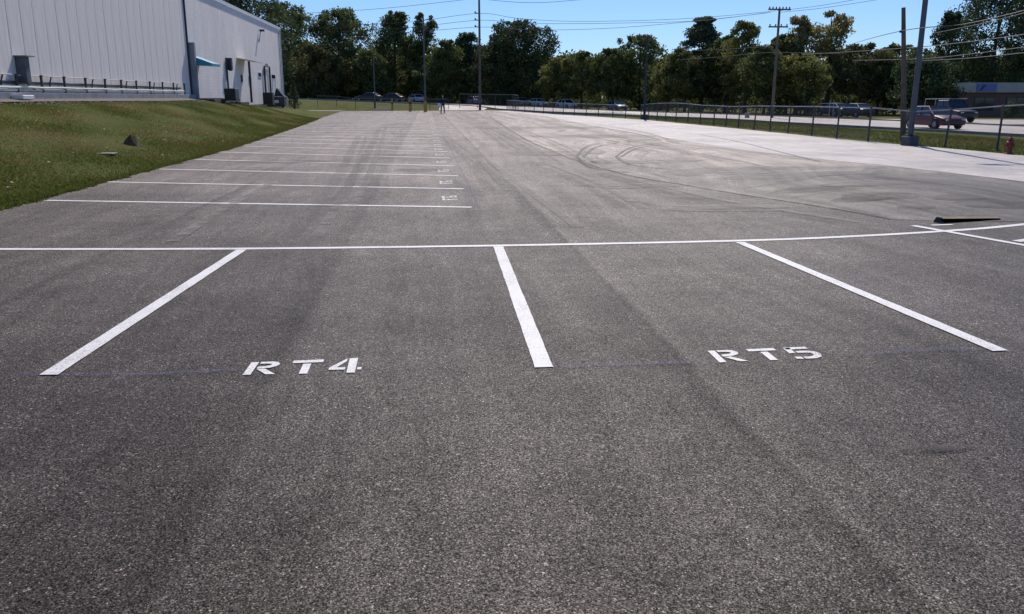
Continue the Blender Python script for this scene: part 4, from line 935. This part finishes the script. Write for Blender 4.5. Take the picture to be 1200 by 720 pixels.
pc = {'maroon': paint('maroon_paint', (.085, .008, .014)), 'white': paint('white_car_paint', (.7, .7, .7)), 'black': paint('black_car_paint', (.012, .013, .016)), 'silver': paint('silver_paint', (.24, .25, .26)), 'navy': paint('navy_paint', (.02, .03, .06))}
x = atY(1094, 146, 55).x; make_car('sedan', 'maroon sedan driving on the road behind the fence', 'car', x, 55, R(-88), pc['maroon'])
x = atY(1112, 140, 72).x; make_car('pickup_truck', 'black pickup truck with a ladder rack behind the maroon sedan', 'pickup truck', x, 72, R(-88), pc['black'], 'pickup')
for px, D, rz_, c, lab in [(611, 151, -80, 'silver', 'silver car left of the white car, parked across the road'), (631, 149, -68, 'white', 'white car parked across the road right of the silver car'), (664, 144, -68, 'white', 'white car standing alone below the low rounded tree'), (723, 134, -76, 'silver', 'silver car glinting in the shade left of the dark lamp pole'),
                           (556, 153, 108, 'silver', 'silver car beyond the far fence right of the person'), (487, 158, 115, 'white', 'white car showing behind the yellow bollard'), (432, 150, 165, 'black', 'black car in shade, leftmost of the far vehicles'), (458, 149, 165, 'black', 'black car just left of the yellow bollards, across the road'),
                           (978, 95, 100, 'black', 'black car in shade behind the autumn trees'), (1003, 90, 98, 'black', 'black car in shade nearer the wooden pole')]:
    x = atY(px, 125, D).x; make_car('parked_car', lab, 'car', x, D, R(rz_), pc[c], group='cars parked across the road')

# ------------------------------------------------------------------ shop at the right
D = 92; a = atY(1122, 97, D); c = atY(1122, 108.5, D); zl, zh = c.z, a.z; x0 = a.x; z0 = h1(x0, D)
sh = thing('shop_building', 'low brick shop with a beige fascia and blue sign at the right edge', 'shop', (x0, D, z0), R(-6))
def brick_mat():
    m, t, p = nt('red_brick'); v = co(t)
    sx = t.nodes.new('ShaderNodeSeparateXYZ'); t.links.new(v, sx.inputs[0]); cb = t.nodes.new('ShaderNodeCombineXYZ'); t.links.new(sx.outputs[0], cb.inputs[0]); t.links.new(sx.outputs[2], cb.inputs[1])
    b = t.nodes.new('ShaderNodeTexBrick'); b.inputs['Scale'].default_value = 1; b.inputs['Brick Width'].default_value = .22; b.inputs['Row Height'].default_value = .075; b.inputs['Mortar Size'].default_value = .008
    b.inputs['Color1'].default_value = (.16, .06, .045, 1); b.inputs['Color2'].default_value = (.22, .09, .065, 1); b.inputs['Mortar'].default_value = (.2, .18, .16, 1)
    t.links.new(cb.outputs[0], b.inputs[0]); t.links.new(b.outputs[0], p.inputs['Base Color']); p.inputs['Roughness'].default_value = .9; return m
m_fas = M('beige_fascia', (.42, .39, .34), .8, .1, 2)
W_ = 22; b = MB(); b.box((.6, .6, -.2), (W_, 12, zl-z0)); b.build('wall', brick_mat(), sh)
for k in range(10):
    b = MB(); b.box((k*W_/10+.01, 0, zl-z0), ((k+1)*W_/10-.01, .5, zh-z0)); b.build('fascia_panel', m_fas, sh)
b = MB(); b.box((0, .501, zl-z0+.02), (W_, 12.2, zh-z0-.05)); b.build('roof', m_found, sh)
for k in range(5):
    xx_ = 2.4+k*3.6; b = MB(); b.box((xx_, .55, .7), (xx_+2.3, .65, zl-z0-.5)); wd = b.build('window', m_dark_metal, sh)
    b = MB(); b.box((xx_+.08, .53, .78), (xx_+1.1, .56, zl-z0-.58)); b.build('pane', m_glassdark, wd)
    b = MB(); b.box((xx_+1.2, .53, .78), (xx_+2.22, .56, zl-z0-.58)); b.build('pane', m_glassdark, wd)
sx0 = (1146-1122)/F_PX*D; hz = zh-zl
b = MB(); b.box((sx0, -.12, zl-z0+.1), (sx0+2.15, -.002, zh-z0-.08)); sg = b.build('sign', M('sign_blue', (.13, .17, .36), .5, .05, 2), sh); sg['label'] = 'blue shop sign on the fascia'
b = MB(); q = zl-z0+.2; b.add([(sx0+.25, -.15, q), (sx0+.5, -.15, q), (sx0+.95, -.15, q+.6), (sx0+.6, -.15, q+.6), (sx0+.25, -.122, q), (sx0+.5, -.122, q), (sx0+.95, -.122, q+.6), (sx0+.6, -.122, q+.6)], [(0, 1, 2, 3), (7, 6, 5, 4), (0, 4, 5, 1), (1, 5, 6, 2), (2, 6, 7, 3), (3, 7, 4, 0)]); b.build('sign_emblem', M('emblem_blue', (.02, .03, .16), .5, .05, 2), sg)
# hedge in front of the shop
cl = []
hd_ = thing('clipped_hedge', 'dark clipped hedge in front of the brick shop', 'hedge', (x0+1.2, D-6, h1(x0+1, D-6)))
for k in range(110): cl.append((random.uniform(0, 14), random.uniform(-.5, .5), random.uniform(.2, 1.5), .5))
V = leaves(cl, 70, .16, 1); link('foliage', np_mesh('foliage', V, np.arange(len(V)).reshape(-1, 4), LF['dark']), hd_)
b = MB()
for k in range(12): b.tube([(k*1.2+.3, 0, 0), (k*1.2+.4, 0, 1.0)], .04, 5)
b.build('stems', m_bark, hd_)
# small sign frame and mailbox beyond the road
x = atY(935, 120, 92).x; fr = thing('sign_frame', 'pale two-legged sign frame in the shade beyond the road', 'sign', (x, 84, h1(x, 84)))
for s in (-.15, .25): b = MB(); b.tube([(s, 0, 0), (s, 0, 1.9)], .035, 5); b.build('leg', m_galv, fr)
b = MB(); b.box((-1.1, -.03, 1.5), (.1, .03, 1.56)); b.build('crossbar', m_galv, fr)
x = atY(876, 130, 84).x; bx = thing('utility_pedestal', 'small pale utility pedestal beyond the road left of the crossarm pole', 'utility box', (x, 84, h1(x, 84)))
b = MB(); b.box((-.2, -.15, 0), (.2, .15, .5)); b.build('housing', m_galvl, bx, bevel=.02); b = MB(); b.box((-.22, -.17, .502), (.22, .17, .55)); b.build('lid', m_galv, bx)

# ------------------------------------------------------------------ person at the far end
def skin(name, verts, edges, radii, mat, parent, root=0, sub=1):
    me = bpy.data.meshes.new(name); me.from_pydata(verts, edges, []); me.materials.append(mat)
    o = link(name, me, parent); md = o.modifiers.new('skin', 'SKIN'); 
    if not me.skin_vertices: me.attributes
    bmx = bmesh.new(); bmx.from_mesh(me); lay = bmx.verts.layers.skin.verify(); bmx.verts.ensure_lookup_table()
    for i, v in enumerate(bmx.verts):
        r_ = radii[i]; v[lay].radius = r_ if isinstance(r_, tuple) else (r_, r_); v[lay].use_root = (i == root)
    bmx.to_mesh(me); bmx.free(); md.use_smooth_shade = True
    s = o.modifiers.new('sub', 'SUBSURF'); s.levels = sub; s.render_levels = sub; return o
px_p = gnd(519, 130.3); px_p = Vector((px_p.x, px_p.y, 0)); Dp = 92; xp = atY(519, 130, Dp).x
pe = thing('person', 'person in dark clothes standing at the far end holding a white bag', 'person', (xp, Dp, h1(xp, Dp)+.002), R(15))
m_skin = M('skin', (.32, .2, .14), .6, .1, 5); m_cloth = M('navy_shirt', (.018, .02, .03), .9, .3, 8); m_trou = M('black_trousers', (.012, .012, .014), .9, .3, 8)
v = [(0, 0, .95), (0, 0, 1.15), (0, .01, 1.38), (0, 0, 1.5), (0, -.01, 1.6), (0, -.01, 1.72), (.1, 0, .9), (.13, -.05, .5), (.15, 0, .09), (.15, -.15, .04), (-.1, 0, .9), (-.15, .06, .5), (-.18, .1, .09), (-.18, -.06, .04),
     (.2, 0, 1.42), (.27, -.02, 1.15), (.25, -.16, .95), (-.2, 0, 1.42), (-.28, .0, 1.14), (-.27, -.14, .92)]
e = [(0, 1), (1, 2), (2, 3), (3, 4), (4, 5), (0, 6), (6, 7), (7, 8), (8, 9), (0, 10), (10, 11), (11, 12), (12, 13), (2, 14), (14, 15), (15, 16), (2, 17), (17, 18), (18, 19)]
r_ = [(.14, .1), (.13, .1), (.15, .1), .055, (.075, .09), (.07, .08), .085, .06, .045, .04, .085, .06, .045, .04, .055, .042, .03, .055, .042, .03]
for s, wi in ((1, 16), (-1, 19)):
    W0 = v[wi]
    for k in range(5):
        i = len(v); dx = (-.03+.015*k); th = k == 4
        v += [(W0[0]+dx*.6, W0[1]-.045, W0[2]-.03), (W0[0]+dx, W0[1]-.08-(0 if th else .02), W0[2]-.05), (W0[0]+dx, W0[1]-.085, W0[2]-.09+(.03 if th else 0))]
        e += [(wi, i), (i, i+1), (i+1, i+2)]; r_ += [.012, .01, .008]
skin('body', v, e, r_, m_skin, pe)
sv = [(0, 0, .9), (0, 0, 1.15), (0, .01, 1.38), (0, 0, 1.48), (.2, 0, 1.42), (.27, -.02, 1.15), (.255, -.12, 1.0), (-.2, 0, 1.42), (-.28, 0, 1.14), (-.275, -.11, .99)]
skin('jacket', sv, [(0, 1), (1, 2), (2, 3), (2, 4), (4, 5), (5, 6), (2, 7), (7, 8), (8, 9)], [(.17, .13), (.16, .13), (.18, .13), .07, .075, .06, .05, .075, .06, .05], m_cloth, pe)
tv = [(0, 0, .97), (.1, 0, .9), (.13, -.05, .5), (.15, 0, .1), (-.1, 0, .9), (-.15, .06, .5), (-.18, .1, .1)]
skin('trousers', tv, [(0, 1), (1, 2), (2, 3), (0, 4), (4, 5), (5, 6)], [(.15, .12), .105, .08, .065, .105, .08, .065], m_trou, pe)
b = MB(); b.tube([(0, .02, 1.68), (0, .0, 1.76), (0, -.01, 1.81)], [.1, .1, .03], 10); b.build('hair', m_black, pe, True)
for s in (-.03, .03): b = MB(); b.box((s-.01, -.115, 1.66), (s+.01, -.105, 1.675)); b.build('eye', m_black, pe)
for s, yy in ((.15, -.06), (-.18, .03)):
    b = MB(); b.tube([(s, yy+.1, .05), (s, yy-.14, .04)], .055, 8); b.build('shoe', m_black, pe, True)
bgp = Vector((xp-.33, Dp-.2, h1(xp, Dp)+.62))
b = MB(); b.add([(-.2, -.1, 0), (.16, -.1, .02), (.16, .1, 0), (-.2, .1, 0), (-.24, -.13, .26), (.2, -.13, .28), (.2, .13, .26), (-.22, .12, .28), (-.1, -.03, .42), (.1, -.03, .42), (.1, .03, .42), (-.1, .03, .42)], [(3, 2, 1, 0), (0, 1, 5, 4), (1, 2, 6, 5), (2, 3, 7, 6), (3, 0, 4, 7), (4, 5, 9, 8), (5, 6, 10, 9), (6, 7, 11, 10), (7, 4, 8, 11), (8, 9, 10, 11)])
o = b.build('carrier_bag', M('white_plastic', (.8, .8, .8), .5, .05, 5), loc=bgp, bevel=.03); tag(o, 'white bag held at the waist of the person in dark clothes', 'bag')
for o in bpy.data.objects:
    if 'zt' in o: del o['zt']
